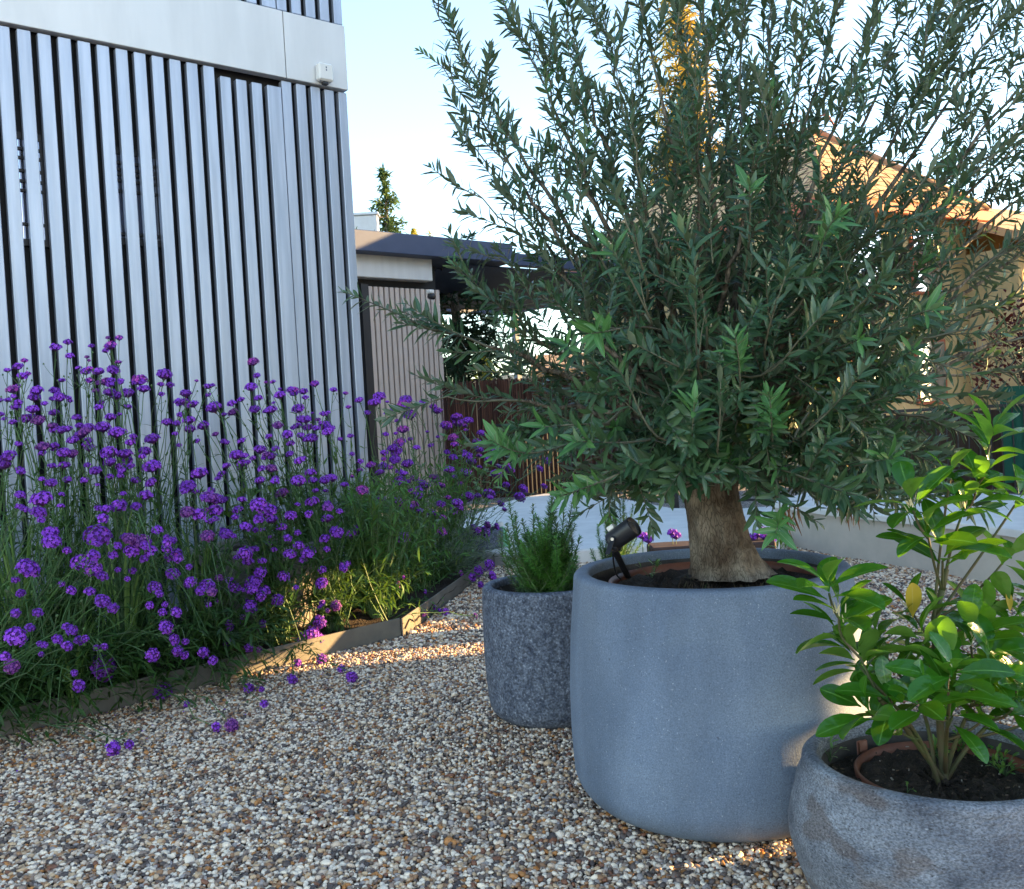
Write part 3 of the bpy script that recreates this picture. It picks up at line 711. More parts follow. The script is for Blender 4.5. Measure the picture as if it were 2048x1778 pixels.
def pine(base, label):
    t = thing('pine_tree', base, label, 'tree'); base = np.array(base, float)
    tr = MB(); lv = Leaves()
    tr.tube([base, base + UP * 3 + np.array([.1, 0, 0]), base + UP * 4.9], [.2, .13, .04], 8)
    tr.tube([base + np.array([-.55, 0, 0]), base + np.array([-.5, 0, 4.9])], [.12, .05], 7)
    for i in range(90):
        z = rng.uniform(1.3, 4.8); a = rng.uniform(0, 2 * math.pi)
        d = np.array([math.cos(a), math.sin(a) * .7, rng.uniform(.05, .5)]); Ln = rng.uniform(.5, 1.5)
        st = base + UP * z + (np.array([-.53, 0, 0]) if rng.random() < .4 else 0)
        p = bez(st, st + d * Ln * .5 - UP * .1, st + d * Ln, 6); tr.tube(p, [.025, .006], 4, cap=False)
        for q in range(2, 6):
            for _ in range(3):
                c = p[q] + rng.standard_normal(3) * .13
                for _ in range(9): lv.add(c, unit(rvec() + d * .4), rvec(), rng.uniform(.10, .18), .034, .1, .2)
    for _ in range(500):                      # dense low skirt
        c = base + np.array([rng.normal(-.2, .55), rng.normal(0, .5), rng.uniform(.9, 2.6)])
        for _ in range(5): lv.add(c + rng.standard_normal(3) * .06, rvec(), rvec(), rng.uniform(.12, .2), .04, .1, .2)
    tr.build('trunk', M['bark'], t, True); lv.build('crown', M['pine_needle'], t, NEEDLE)
b = at(918, 845, 20.5); pine((b[0], b[1], 0), 'dark loose branched pine seen between the garden room and the olive')
b = at(968, 735, 23)
t = thing('yellow_shrub', (b[0], b[1], 0), 'bright yellow green shrub top over the brushwood screen', 'shrub')
lv = Leaves()
for _ in range(500): lv.add(np.array([b[0], b[1], b[2]]) + rng.standard_normal(3) * np.array([.14, .2, .2]), rvec(), rvec(), .12, .06)
lv.build('foliage', M['yellow_leaf'], t, OLIVE)
mb = MB(); mb.tube([(b[0], b[1], 0), (b[0], b[1], b[2])], [.04, .015], 6); mb.build('stem', M['bark'], t)
b = at(2035, 845, 13.2)
t = thing('plum_tree', (b[0] + .3, b[1], 0), 'small tree with dark purple red leaves at the right edge', 'tree')
lv = Leaves(); tr = MB(); q0 = np.array([b[0] + .3, b[1], 0]); tr.tube([q0, q0 + UP * 1.6], [.06, .04], 7)
for _ in range(50):
    p1 = q0 + np.array([rng.normal(0, .38), rng.normal(0, .4), rng.uniform(1.2, 2.35)]); tr.tube(bez(q0 + UP * 1.0, q0 * .5 + p1 * .5 + UP * .4, p1, 5), [.018, .004], 4, cap=False)
    for _ in range(28): lv.add(p1 + rng.standard_normal(3) * .14, rvec(), UP + rvec(), rng.uniform(.06, .1), .04)
tr.build('trunk', M['bark'], t); lv.build('crown', M['plum_leaf'], t, BROAD)

# ------------------------------------------------------------------ sun blocker added out of view to shade the garden, holes placed for beams
def holept(P): 
    t_ = (6.0 - P[0]) / SUN[0]; q = np.array(P) + SUN * t_; return float(q[1]), float(q[2])
HOLES = []
HOLES = [(6.0, 6.26, .98, 1.30), (6.26, 6.74, .95, 1.61), (6.74, 7.12, 1.08, 1.46), (3.40, 3.92, .88, 1.2), (3.50, 3.92, 1.18, 1.31), (3.58, 3.92, 1.29, 1.43), (3.38, 3.48, .84, .94),
         (2.95, 3.03, 1.52, 1.74), (3.03, 3.13, 1.68, 1.92), (2.97, 3.05, 1.35, 1.45), (3.62, 3.74, 2.0, 2.3), (3.80, 3.87, 2.2, 2.5)]
hd = thing('added_sun_blocker', (6.2, 6.5, 0), 'unseen tall leafy sun blocker added on the sunny side to shade the garden', 'added_sun_blocker')
M['added_sun_blocker'] = leafmat('blocker_leaf', (.02, .05, .02), (.04, .085, .03), (.04, .07, .03), (.1, .18, .04), .15, .5)
mb = MB(); lv = Leaves(); cs = .04
ys = np.arange(2.6, 10.5, cs); 
for y_ in ys:
    zs = [(0.0, 7.2)]
    for (y0_, y1_, z0_, z1_) in HOLES:
        if y0_ <= y_ + cs / 2 <= y1_:
            nz = []
            for a_, c_ in zs:
                if z1_ <= a_ or z0_ >= c_: nz.append((a_, c_)); continue
                if z0_ > a_: nz.append((a_, z0_))
                if z1_ < c_: nz.append((z1_, c_))
            zs = nz
    for a_, c_ in zs: mb.aabox((6.0, y_, a_), (6.16, y_ + cs - .0005, c_))
a_ = np.array([6.5, 10.5, 0]); b_ = np.array([10.0, 15.4, 0]); d_ = unit(b_ - a_); n_ = np.array([d_[1], -d_[0], 0])
mb.box((a_ + b_) / 2 + UP * 4.0 + n_ * .4, (d_, n_, UP), (np.linalg.norm(b_ - a_) / 2, .3, 4.0))
mb.build('branches', pmat('blocker_core', (.015, .03, .012), .9), hd)
for _ in range(9000):
    y_ = rng.uniform(2.6, 10.5); z_ = rng.uniform(0, 7.2)
    if any(y0_ - .15 < y_ < y1_ + .15 and z0_ - .15 < z_ < z1_ + .15 for (y0_, y1_, z0_, z1_) in HOLES): continue
    lv.add(np.array([6.0, y_, z_]), unit(np.array([-.6, 0, .3]) + rvec() * .7), np.array([-.5, 0, .6]) + rvec() * .4, rng.uniform(.09, .16), .05)
lv.build('foliage', M['added_sun_blocker'], hd, OLIVE)

# ------------------------------------------------------------------ pots
def arc(cx, cz, r, a0, a1, n=8):
    return [(cx + r * math.cos(R(a)), cz + r * math.sin(R(a))) for a in np.linspace(a0, a1, n)]
BPC = at(1418, 1132, 2.97); BPZ = BPC[2]; BP = np.array([BPC[0], BPC[1], 0])
big = thing('concrete_planter', BP, 'largest pale grey smooth concrete pot, holding the olive tree', 'plant pot')
prof = [(0, .0), (.30, .0)] + arc(.335, .12, .12, -85, -8, 8) + [(.458, .22), (.456, .36), (.445, .52), (.430, BPZ - .06)] + arc(.408, BPZ - .018, .018, 0, 90, 5) + arc(.388, BPZ - .012, .012, 90, 180, 4) + [(.377, BPZ - .03)]
mb = MB(); mb.lathe(BP, prof, 160); mb.build('shell', M['pot_big'], big, True)
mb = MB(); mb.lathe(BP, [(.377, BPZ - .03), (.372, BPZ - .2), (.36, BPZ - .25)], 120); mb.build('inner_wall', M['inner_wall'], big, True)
def soil(name, c, r, z, parent, mat=None, amp=.012, n=34):
    V = [np.array([c[0], c[1], z + amp])]; F = []
    rings = 14
    for i in range(1, rings + 1):
        for j in range(n):
            a = 2 * math.pi * j / n; rr = r * i / rings
            V.append(np.array([c[0] + rr * math.cos(a), c[1] + rr * math.sin(a), z + rng.normal(0, amp) * (i < rings)]))
    F3 = [[0, 1 + j, 1 + (j + 1) % n] for j in range(n)]
    F4 = [[1 + (i - 1) * n + j, 1 + i * n + j, 1 + i * n + (j + 1) % n, 1 + (i - 1) * n + (j + 1) % n] for i in range(1, rings) for j in range(n)]
    return mesh(name, np.array(V), [np.array(F3), np.array(F4)], mat or M['soil'], parent, True)
soil('soil', BP, .379, BPZ - .085, big)
soil('soil', BP + np.array([.03, 0, 0]), .330, BPZ - .062, big)
mb = MB(); lc = BP + np.array([.03, .0, BPZ - .075])
mb.lathe(lc, [(.325, -.05), (.345, .02), (.347, .036), (.338, .039), (.330, .02), (.322, -.05)], 80); mb.build('liner', M['terracotta'], big, True)

SPC = at(1098, 1163, 3.86); SPZ = SPC[2]; SP = np.array([SPC[0], SPC[1], 0])
small = thing('concrete_planter', SP, 'dark blotchy grey concrete pot with rosemary, left of the largest pot', 'plant pot')
prof = [(0, 0), (.17, 0)] + arc(.185, .085, .085, -80, -5, 7) + [(.276, .16), (.280, .3), (.276, SPZ - .05)] + arc(.257, SPZ - .016, .016, 0, 90, 5) + arc(.243, SPZ - .012, .012, 90, 180, 4) + [(.232, SPZ - .03)]
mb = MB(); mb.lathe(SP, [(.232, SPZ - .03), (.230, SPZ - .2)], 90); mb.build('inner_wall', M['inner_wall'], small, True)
mb = MB(); mb.lathe(SP, prof, 120); mb.build('shell', M['pot_dark'], small, True)
soil('soil', SP, .2325, SPZ - .06, small)

FPC = at(1876, 1508, 2.235); FZ = FPC[2]; FP = np.array([FPC[0], FPC[1], 0])
front = thing('concrete_planter', FP, 'weathered mottled grey bowl shaped concrete pot in the right foreground, holding a glossy leaved shrub', 'plant pot')
prof = [(0, 0), (.24, 0), (.278, .012), (.315, .05), (.338, .105), (.350, .165), (.349, .20), (.341, .24), (.325, .30), (.312, FZ - .03)] + arc(.294, FZ - .017, .017, 0, 90, 5) + arc(.282, FZ - .014, .014, 90, 180, 4) + [(.266, FZ - .034)]
def lump(r, z, th): return r * (1 + .004 * np.sin(th * 3 + z * 20) + .003 * np.sin(th * 7 - z * 31)), z + .003 * np.sin(th * 2)
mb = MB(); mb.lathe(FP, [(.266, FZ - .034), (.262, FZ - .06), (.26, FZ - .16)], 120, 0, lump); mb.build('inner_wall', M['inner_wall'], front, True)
mb = MB(); mb.lathe(FP, prof, 160, 0, lump); mb.build('shell', M['pot_front'], front, True)
soil('soil', FP, .268, FZ - .075, front, amp=.009, n=60)
mb = MB(); lc = FP + np.array([.035, .035, FZ - .075]); mb.lathe(lc, [(.205, -.03), (.212, .018), (.206, .022), (.20, .0), (.198, -.03)], 64)
q = FP + np.array([-.105, .21, FZ - .062]); mb.box(q, (unit(np.array([.9, .4, 0])), unit(np.array([-.4, .9, 0])), UP), (.016, .005, .03), 0, .003)
mb.build('liner', M['terracotta'], front, True)

XPC = at(512, 1086, 5.6); XZ = XPC[2]; XP = np.array([XPC[0], XPC[1], 0])
bedpot = thing('concrete_planter', XP, 'brownish grey concrete pot half hidden by purple flowers in the bed', 'plant pot')
prof = [(0, 0.05), (.24, .05)] + arc(.27, .15, .10, -80, -5, 7) + [(.378, .25), (.385, .4), (.388, XZ - .04)] + arc(.370, XZ - .018, .018, 0, 90, 5) + arc(.355, XZ - .012, .012, 90, 180, 4) + [(.34, XZ - .2)]
mb = MB(); mb.lathe(XP, prof, 110); mb.build('shell', M['pot_bed'], bedpot, True)
soil('soil', XP, .343, XZ - .06, bedpot)
YPc = at(968, 1058, 8.3); YPz = YPc[2]; YP = np.array([YPc[0] - .05, YPc[1], 0])
farpot = thing('concrete_planter', YP, 'small rough grey concrete pot at the far end of the bed', 'plant pot')
prof = [(0, 0), (.14, 0), (.19, .05), (.215, .15), (.22, YPz - .03), (.212, YPz), (.19, YPz), (.18, YPz - .1)]
mb = MB(); mb.lathe(YP, prof, 60); mb.build('shell', M['pot_dark'], farpot, True)
soil('soil', YP, .184, YPz - .04, farpot)

# ------------------------------------------------------------------ gravel: loose pebbles near the camera
def ico(sub):
    t = (1 + 5 ** .5) / 2
    V = [np.array(v, float) for v in [(-1, t, 0), (1, t, 0), (-1, -t, 0), (1, -t, 0), (0, -1, t), (0, 1, t), (0, -1, -t), (0, 1, -t), (t, 0, -1), (t, 0, 1), (-t, 0, -1), (-t, 0, 1)]]
    F = [(0, 11, 5), (0, 5, 1), (0, 1, 7), (0, 7, 10), (0, 10, 11), (1, 5, 9), (5, 11, 4), (11, 10, 2), (10, 7, 6), (7, 1, 8), (3, 9, 4), (3, 4, 2), (3, 2, 6), (3, 6, 8), (3, 8, 9), (4, 9, 5), (2, 4, 11), (6, 2, 10), (8, 6, 7), (9, 8, 1)]
    for _ in range(sub):
        mid = {}; F2 = []
        def mp_(a, b):
            k = (min(a, b), max(a, b))
            if k not in mid: mid[k] = len(V); V.append((V[a] + V[b]) / 2)
            return mid[k]
        for a, b, c in F:
            x, y, z = mp_(a, b), mp_(b, c), mp_(c, a); F2 += [(a, x, z), (b, y, x), (c, z, y), (x, y, z)]
        F = F2
    return unit(np.array(V)), np.array(F)
def inbed(x, y):                        # behind the edging
    p = np.stack([x, y], -1)
    d1 = (p - E0[:2]) @ en[:2]
    v2 = unit((E2 - E1)[:2]); n2 = np.array([-v2[1], v2[0]]); d2 = (p - E1[:2]) @ n2
    return (d1 > -.005) & (d2 > -.005)
low_poly2 = np.array([p[:2] for p in fp + bk])
def inpoly(x, y, P):
    r_ = np.zeros(len(x), bool); n = len(P)
    for i in range(n):
        a, b = P[i], P[(i + 1) % n]
        c = ((a[1] > y) != (b[1] > y)) & (x < (b[0] - a[0]) * (y - a[1]) / (b[1] - a[1] + 1e-12) + a[0])
        r_ ^= c
    return r_
def gravel(y0, y1, sp, size, sub, squash):
    ys = np.arange(y0, y1, sp * .866); P = []
    for i, y in enumerate(ys):
        xm = .60 * y + .45
        xs = np.arange(-xm, xm, sp) + (sp / 2 if i % 2 else 0)
        P.append(np.stack([xs, np.full(len(xs), y)], -1))
    P = np.concatenate(P); P += rng.normal(0, sp * .2, P.shape)
    x, y = P[:, 0], P[:, 1]
    keep = ~inbed(x, y)
    for c, r in ((BP, .315), (SP, .185), (FP, .25)): keep &= np.hypot(x - c[0], y - c[1]) > r
    keep &= ~inpoly(x, y, low_poly2) & ~inpoly(x, y, np.array([gz(a, b, .12)[:2] for a, b in ol]))
    P = P[keep]; n = len(P)
    V, F = ico(sub); k = len(V)
    s = size * np.exp(rng.normal(0, .24, n))
    sc = np.stack([s * rng.uniform(.85, 1.3, n), s * rng.uniform(.7, 1.0, n), s * rng.uniform(*squash, n)], -1) / 2
    VV = V[None] * sc[:, None, :]
    VV = VV * (1 + .13 * rng.standard_normal((n, k, 1)))
    a = rng.uniform(0, 2 * math.pi, n); tx = rng.normal(0, .35, n); ty = rng.normal(0, .35, n)
    ca, sa = np.cos(a), np.sin(a)
    X = VV[..., 0] * ca[:, None] - VV[..., 1] * sa[:, None]; Y = VV[..., 0] * sa[:, None] + VV[..., 1] * ca[:, None]
    Z = VV[..., 2] + tx[:, None] * X * .6 + ty[:, None] * Y * .6
    base = .001 + rng.uniform(-.004, .006, n) + .006 * np.sin(P[:, 0] * 2.1 + 1) * np.cos(P[:, 1] * 1.7)
    out_ = np.stack([X + P[:, :1], Y + P[:, 1:], Z + base[:, None]], -1).reshape(-1, 3)
    FF = (F[None] + (np.arange(n) * k)[:, None, None]).reshape(-1, 3)
    return out_, FF, n
parts = [gravel(1.7, 3.2, .0118, .0145, 1, (.55, .85)), gravel(3.2, 5.2, .0120, .0148, 0, (.6, .9)), gravel(5.2, 9.2, .018, .0215, 0, (.6, .9))]
off = 0; GV = []; GF = []
for v, f, n in parts: GV.append(v); GF.append(f + off); off += len(v); print('pebbles', n)
g_ = mesh('gravel', np.concatenate(GV), np.concatenate(GF), M['pebble'], None, True)
tag(g_, 'loose rounded pebbles in white, grey, tan and brown', 'gravel', None, 'stuff')

# ------------------------------------------------------------------ bed: edging, soil
ed = thing('garden_edging', E1, 'thin grey metal edging strip bent round the front of the flower bed', 'edging')
def strip(a, b, h, name):
    d = unit(b - a); n = np.array([-d[1], d[0], 0]); mb = MB()
    mb.box((a + b) / 2 + UP * (h / 2 - .01), (d, n, UP), (np.linalg.norm(b - a) / 2, .004, h / 2 + .01), 0, .0015); mb.build(name, M['edging'], ed)
h_e = .115
strip(E_1, E0 + eu * 1.0, h_e, 'strip'); strip(E0 + eu * 1.004, E1 - eu * .05, h_e, 'strip')
strip(E1 - eu * .045 + unit(E2 - E1) * .012, E2 + unit(E2 - E1) * .3, h_e - .01, 'strip')
bs = [E_1 + en * .006, E1 + en * .006, E2 + np.array([-.01, 0, 0]), FB + np.array([.4, 1.6, 0]), FB + wn * .03 + wu * .2, FB + wn * .03 - wu * 5]
nx_, ny_ = 60, 26
V = []; F = []
top_c = [FB + wn * .02 - wu * 5.0 + (E_1 * 0), FB + wn * .02 + wu * .6, ]
for i in range(nx_ + 1):
    t = i / nx_; a = E_1 + (E1 - E_1) * t + en * .006
    for j in range(ny_ + 1):
        u = j / ny_; L_ = 1.75
        p = a + en * L_ * u
        if np.dot(p - FB, wn) < .01 and np.dot(p - FB, wu) < .02: p = p - wn * (np.dot(p - FB, wn) - .01)
        V.append(p + UP * (.07 + .05 * math.sin(u * 3.1) + rng.normal(0, .012)))
for i in range(nx_):
    for j in range(ny_):
        b = i * (ny_ + 1) + j; F.append((b, b + ny_ + 1, b + ny_ + 2, b + 1))
o = mesh('bed_soil', np.array(V), np.array(F), M['soil'], None, True); tag(o, kind='structure')
V = []; F = []
v2 = unit(E2 - E1); n2 = np.array([-v2[1], v2[0], 0])
for i in range(31):
    for j in range(21):
        p = E1 + v2 * (3.1 * i / 30) + n2 * (.008 + 1.3 * j / 20)
        V.append(p + UP * (.055 + .03 * math.sin(j * .16) + rng.normal(0, .010)))
for i in range(30):
    for j in range(20): b = i * 21 + j; F.append((b, b + 21, b + 22, b + 1))
o = mesh('bed_soil', np.array(V), np.array(F), M['soil'], None, True); tag(o, kind='structure')

# ------------------------------------------------------------------ verbena
M['head_core'] = pmat('flower_head_core', (.075, .012, .15), .8)
def floret(MBx, c, n, r, m):
    a = unit(np.cross(n, rvec())); b = np.cross(n, a); ph = rng.uniform(0, 6.28)
    V = [c - n * r * .25]
    for k in range(10):
        rr = r * (1.0 if k % 2 == 0 else .55); t = ph + k * math.pi / 5
        V.append(c + a * rr * math.cos(t) + b * rr * math.sin(t) + n * r * (.12 if k % 2 == 0 else .05))
    MBx.add(V, np.array([[0, 1 + k, 1 + (k + 1) % 10] for k in range(10)]), m)
    V = [c - n * r * .2 + a * r * .28, c - n * r * .2 - a * r * .14 + b * r * .25, c - n * r * .2 - a * r * .14 - b * r * .25, c - n * r * 2.6]
    MBx.add(V, np.array([[0, 2, 3], [0, 3, 1], [1, 3, 2]]), 2)
def headmesh(name, domes, fr, pink):
    """domes: list of (centre, radius, count); unit size, +Z the stem's direction"""
    mb = MB()
    for c, r, n in domes:
        c = np.array(c, float); gold = math.pi * (3 - 5 ** .5)
        iv, if_ = ico(1); mb.add(c + iv * r * np.array([.84, .84, .62]), if_, 3)
        for i in range(n):
            z = 1 - 1.25 * (i + .5) / n; a = gold * i + rng.uniform(-.25, .25); s = math.sqrt(max(0, 1 - z * z))
            d = unit(np.array([s * math.cos(a), s * math.sin(a), z * .9 + .05]))
            floret(mb, c + d * r * np.array([1, 1, .78]) * rng.uniform(.86, 1.06), unit(d + rvec() * .25), fr * rng.uniform(.85, 1.15), 1 if rng.random() < pink else 0)
        mb.add([c + np.array([r * .5 * math.cos(k), r * .5 * math.sin(k), -.1 * r]) for k in np.arange(6) * 1.047] + [c + np.array([0, 0, -r * .9])], np.array([[k, (k + 1) % 6, 6] for k in range(6)]), 2)
    me = mb.build(name, [M['petal'], M['petal_pink'], M['calyx'], M['head_core']], None)
    d = me.data; bpy.data.objects.remove(me); return d
H_SMALL = [headmesh('flower_head', [((0, 0, 0), .36, 15)], .155, p) for p in (.02, .6)]
H_MED = [headmesh('flower_head', [((0, 0, 0), .41, 44)], .10, p) for p in (.03, .05, .45)]
H_BIG = [headmesh('flower_head', [((-.2, .05, 0), .27, 28), ((.22, -.05, .04), .25, 26), ((.0, .2, .06), .24, 24)], .08, .04),
         headmesh('flower_head', [((-.28, 0, -.02), .23, 24), ((.02, -.05, .1), .27, 28), ((.28, .05, -.03), .22, 20), ((.05, .25, 0), .2, 16)], .075, .06),
         headmesh('flower_head', [((-.1, 0, .2), .26, 26), ((.14, .03, .02), .27, 28), ((-.05, .0, -.22), .24, 24)], .08, .05)]
Z2 = """630,75,35 697,77,55 408,182,60 508,188,35 520,208,30 693,218,45 105,245,75 130,300,70 163,285,45 663,265,85 650,325,60 525,325,60 580,340,60 560,385,50 960,290,100 940,348,50 995,352,60 815,325,100 840,375,80 215,385,90 200,425,80 320,385,75 340,410,60 410,445,40 745,400,90 680,415,80 590,455,50 45,440,50 85,480,55 190,495,80 315,515,75 150,550,80 225,560,90 310,590,70 75,570,60 465,590,60 360,615,80 395,610,70 645,540,70 745,480,60 600,600,100 680,630,100 720,625,60 425,675,80 250,715,100 525,720,90 890,668,100 760,690,70 640,750,110 730,755,100 850,740,80 420,755,80 360,740,50 50,770,110 25,820,90 305,825,60 510,820,50 885,830,120 765,825,60 715,855,70 640,890,60 390,908,75 570,935,35 240,1020,140 360,990,45 850,1000,100 695,1060,110 620,1075,70 795,1062,75 150,1080,60 225,1095,100 240,1140,60 295,1215,110 300,1270,120 570,1235,170 735,1245,80 920,1200,80 820,1270,120 880,1320,90 770,1320,100 660,1345,70 1010,1260,60 1015,1345,110 545,1350,100 470,1390,120 545,1430,110 600,1470,80 165,1425,150 90,1490,60 360,1515,50 690,1432,45 745,1485,45 1010,1455,90 1105,1415,50 905,1535,90 525,1560,80 600,1615,100 660,1655,80 875,1640,60 950,1680,60 1030,1680,80 1210,1525,100 1170,1555,70 1280,1480,60 1265,1615,35
1150,327,30 1245,352,35 1130,465,80 1250,485,100 1310,525,45 1355,460,65 1410,437,55 1490,495,75 1555,505,50 1502,297,55 1555,335,30 1595,333,45 1637,375,30 1840,345,60 1775,390,60 1785,425,50 1735,488,50 1600,455,30 2020,400,40 1055,525,55 1105,560,90 1190,590,80 1110,612,75 1025,637,45 1260,640,50 1308,682,55 1625,590,80 1680,640,80 1740,590,60 1790,555,80 1800,600,70 1850,605,60 1880,575,50 1930,610,70 1790,670,60 1920,512,35 1828,515,25 1990,668,40 1700,695,60 1520,730,80 1610,725,60 1590,770,70 1695,755,60 1385,755,40 1430,765,60 1480,780,50 1325,825,60 1165,870,110 1100,945,110 1235,970,60 1220,1010,110 1260,1020,100 1095,1095,90 1160,1110,110 1260,1085,100 1390,1080,70 1530,840,60 1520,910,70 1610,900,55 1815,865,80 1745,915,100 1830,910,70 1845,970,50 1510,1050,110 1560,1085,120 1590,1140,80 1700,1115,80 1825,1035,90 1915,1045,55 1985,1090,50 1740,1050,40 1505,1125,50 1435,1180,80 1320,1225,90 1215,1235,90 1740,1215,50 1580,1240,30 1745,1290,80 1795,1340,90 1770,1375,60 1430,1340,100 1450,1385,80 1530,1380,60 1385,1360,50 1600,1315,50 1660,1470,80 1480,1510,120 1545,1560,90 1625,1610,80 1465,1650,95 1340,1750,60 1420,1720,70 1880,1510,80 1870,1735,90 1915,1670,35"""
Z3 = """930,440,60 1095,450,30 1137,490,60 1090,515,40 1205,490,55 1260,480,30 1305,455,55 1150,560,35 1085,640,50 1145,635,35 1230,668,40 1330,625,30 1390,655,30 1350,705,45 1440,590,80 1480,660,70 1490,700,60 1553,555,40 1550,590,40 1555,615,35 1445,745,50 1545,740,35 1580,770,30 1635,765,45 1635,830,35 1150,745,80 1075,785,45 1140,790,80 1115,835,45 1050,865,65 935,800,55 935,850,45 890,755,40 880,650,50 890,885,40 845,935,60 1165,915,90 1255,900,60 1300,925,55 1360,890,50 1410,940,60 1465,855,40 1555,865,80 1520,930,45 1240,975,60 1275,1000,70 1150,1030,80 1220,1060,120 1280,1085,70 1410,1045,60 1450,1010,50 1485,1085,60 1360,975,45 1570,1000,70 1625,1000,50 1420,1125,50 1790,935,50 1890,960,70 1870,1010,80 1780,1080,40 1985,840,50 1745,825,40 1600,1195,70 1680,1170,60 1735,1180,50 1370,1180,30 1185,1245,100 800,1215,100 870,1230,100 920,1200,90 730,1250,80 850,1410,90 840,1425,60 1630,1420,35 1525,1450,40 1665,1430,30 1640,1520,50 1315,1560,35 1310,1690,45 1365,1655,50 1400,1670,35 1610,1700,40 745,1670,35 1190,1475,30"""
Z4 = """90,305,140 175,250,70 335,320,80 465,325,75 420,265,80 610,360,50 240,405,40 30,420,80 70,475,100 600,480,180 460,590,90 435,515,50 890,410,90 1080,410,60 1190,395,80 1245,440,70 950,630,130 1020,320,80 970,250,100 1085,330,50 1455,600,75 1530,610,45 1545,695,60 1090,695,45 1710,550,75 1740,455,60 1880,435,75 1820,330,180 1515,375,50 1330,335,65 1345,245,60 1265,830,70 1355,820,90 660,955,110 755,935,70 1995,490,60 2055,540,80"""
def rd(s, ox, oy, k): return [(ox + float(a.split(',')[0]) / k, oy + float(a.split(',')[1]) / k, float(a.split(',')[2]) / k) for a in s.split()]
HEADS = rd(Z2, 0, 650, 2.924) + rd(Z3, 400, 650, 2.924) + rd(Z4, 0, 1170, 2.924)
# flower stems that the picture crops at the left
def Ycol(px, P0, d):
    best = None
    for t in np.linspace(-6, 9, 1501):
        p = P0 + d * t
        if p[1] < .6: continue
        e = abs(1024 + FPX * p[0] / p[1] - px)
        if best is None or e < best[0]: best = (e, p[1])
    return best[1]
hp = []
for (x, y, s) in HEADS:
    ye = Ycol(min(x, 800), E0, eu); yf = Ycol(min(x, 690), FB, wu)
    if x > 690: yf = 6.6 + (x - 690) * .008
    if x > 800: ye = 5.5 + (x - 800) * .010
    t = min(max((y - 690) / (1090 - 690), 0), 1)
    if x > 690: t = min(max((y - 780) / (1200 - 780), 0), 1)
    fr_ = (.30 if y > 1000 else .12) if x < 430 else (.06 if x < 700 else .0)
    Y = (yf - .45) * (1 - t) + (ye - fr_) * t + rng.normal(0, .06)
    if y > 1180 and x < 430: Y = ye - .42 - rng.uniform(0, .1)
    if y > 1330 and x > 200: Y = ye - .12 - max(0, (y - 1360)) * .0042
    Y = min(Y, gz(x, y, .03)[1]) if y > 960 else Y
    if np.dot(at(x, y, Y) - FB, wn) < .06 and np.dot(at(x, y, Y) - FB, wu) < 0: Y -= .25
    if 340 < x < 660 and 1080 < y < 1330 : Y = min(Y, 5.14)
    if y > 1365 and x > 200: Y = gz(x, y, .028)[1]
    hp.append((at(x, y, Y), s / FPX * Y, x, y))
    for _ in range(int(rng.integers(0, 3) if y < 1290 else 0)):          # smaller heads of the same spray
        a_ = rng.uniform(0, 6.28); dx_, dy_ = (s * .55 + rng.uniform(10, 34)) * math.cos(a_), (s * .5 + rng.uniform(6, 26)) * math.sin(a_)
        Y2 = Y + rng.normal(0, .05); hp.append((at(x + dx_, y + dy_, Y2), rng.uniform(14, 30) / FPX * Y2, x + dx_, y + dy_))
bases = []
for v, off_ in ((.22, 0), (.62, .16), (1.08, .05)):
    u = -.75 + off_
    while u < 2.35:
        p = E0 + eu * u + en * v
        if np.hypot(p[0] - XP[0], p[1] - XP[1]) > .46 and np.dot(p - FB, wn) > .1 or np.dot(p - FB, wu) > .05: bases.append(p)
        u += .36
for i in range(5):
    for j in range(2): bases.append(E1 + v2 * (.14 + .42 * i) + n2 * (.20 + .45 * j))
bases = [b + np.array([rng.normal(0, .04), rng.normal(0, .04), .09]) for b in bases]
asg = {i: [] for i in range(len(bases))}
for h in hp:
    d = [np.hypot(b[0] - h[0][0], b[1] - h[0][1]) + rng.uniform(0, .12) + .03 * len(asg[i]) ** .5 for i, b in enumerate(bases)]
    asg[int(np.argmin(d))].append(h)
verbs = []
def where(px):
    return ['at the left picture edge', 'before the left slats', 'beside the bed pot', 'before the rightmost slats', 'at the edging bend', 'nearest the rosemary pot'][min(5, max(0, int(px / 165)))]
used_l = {}
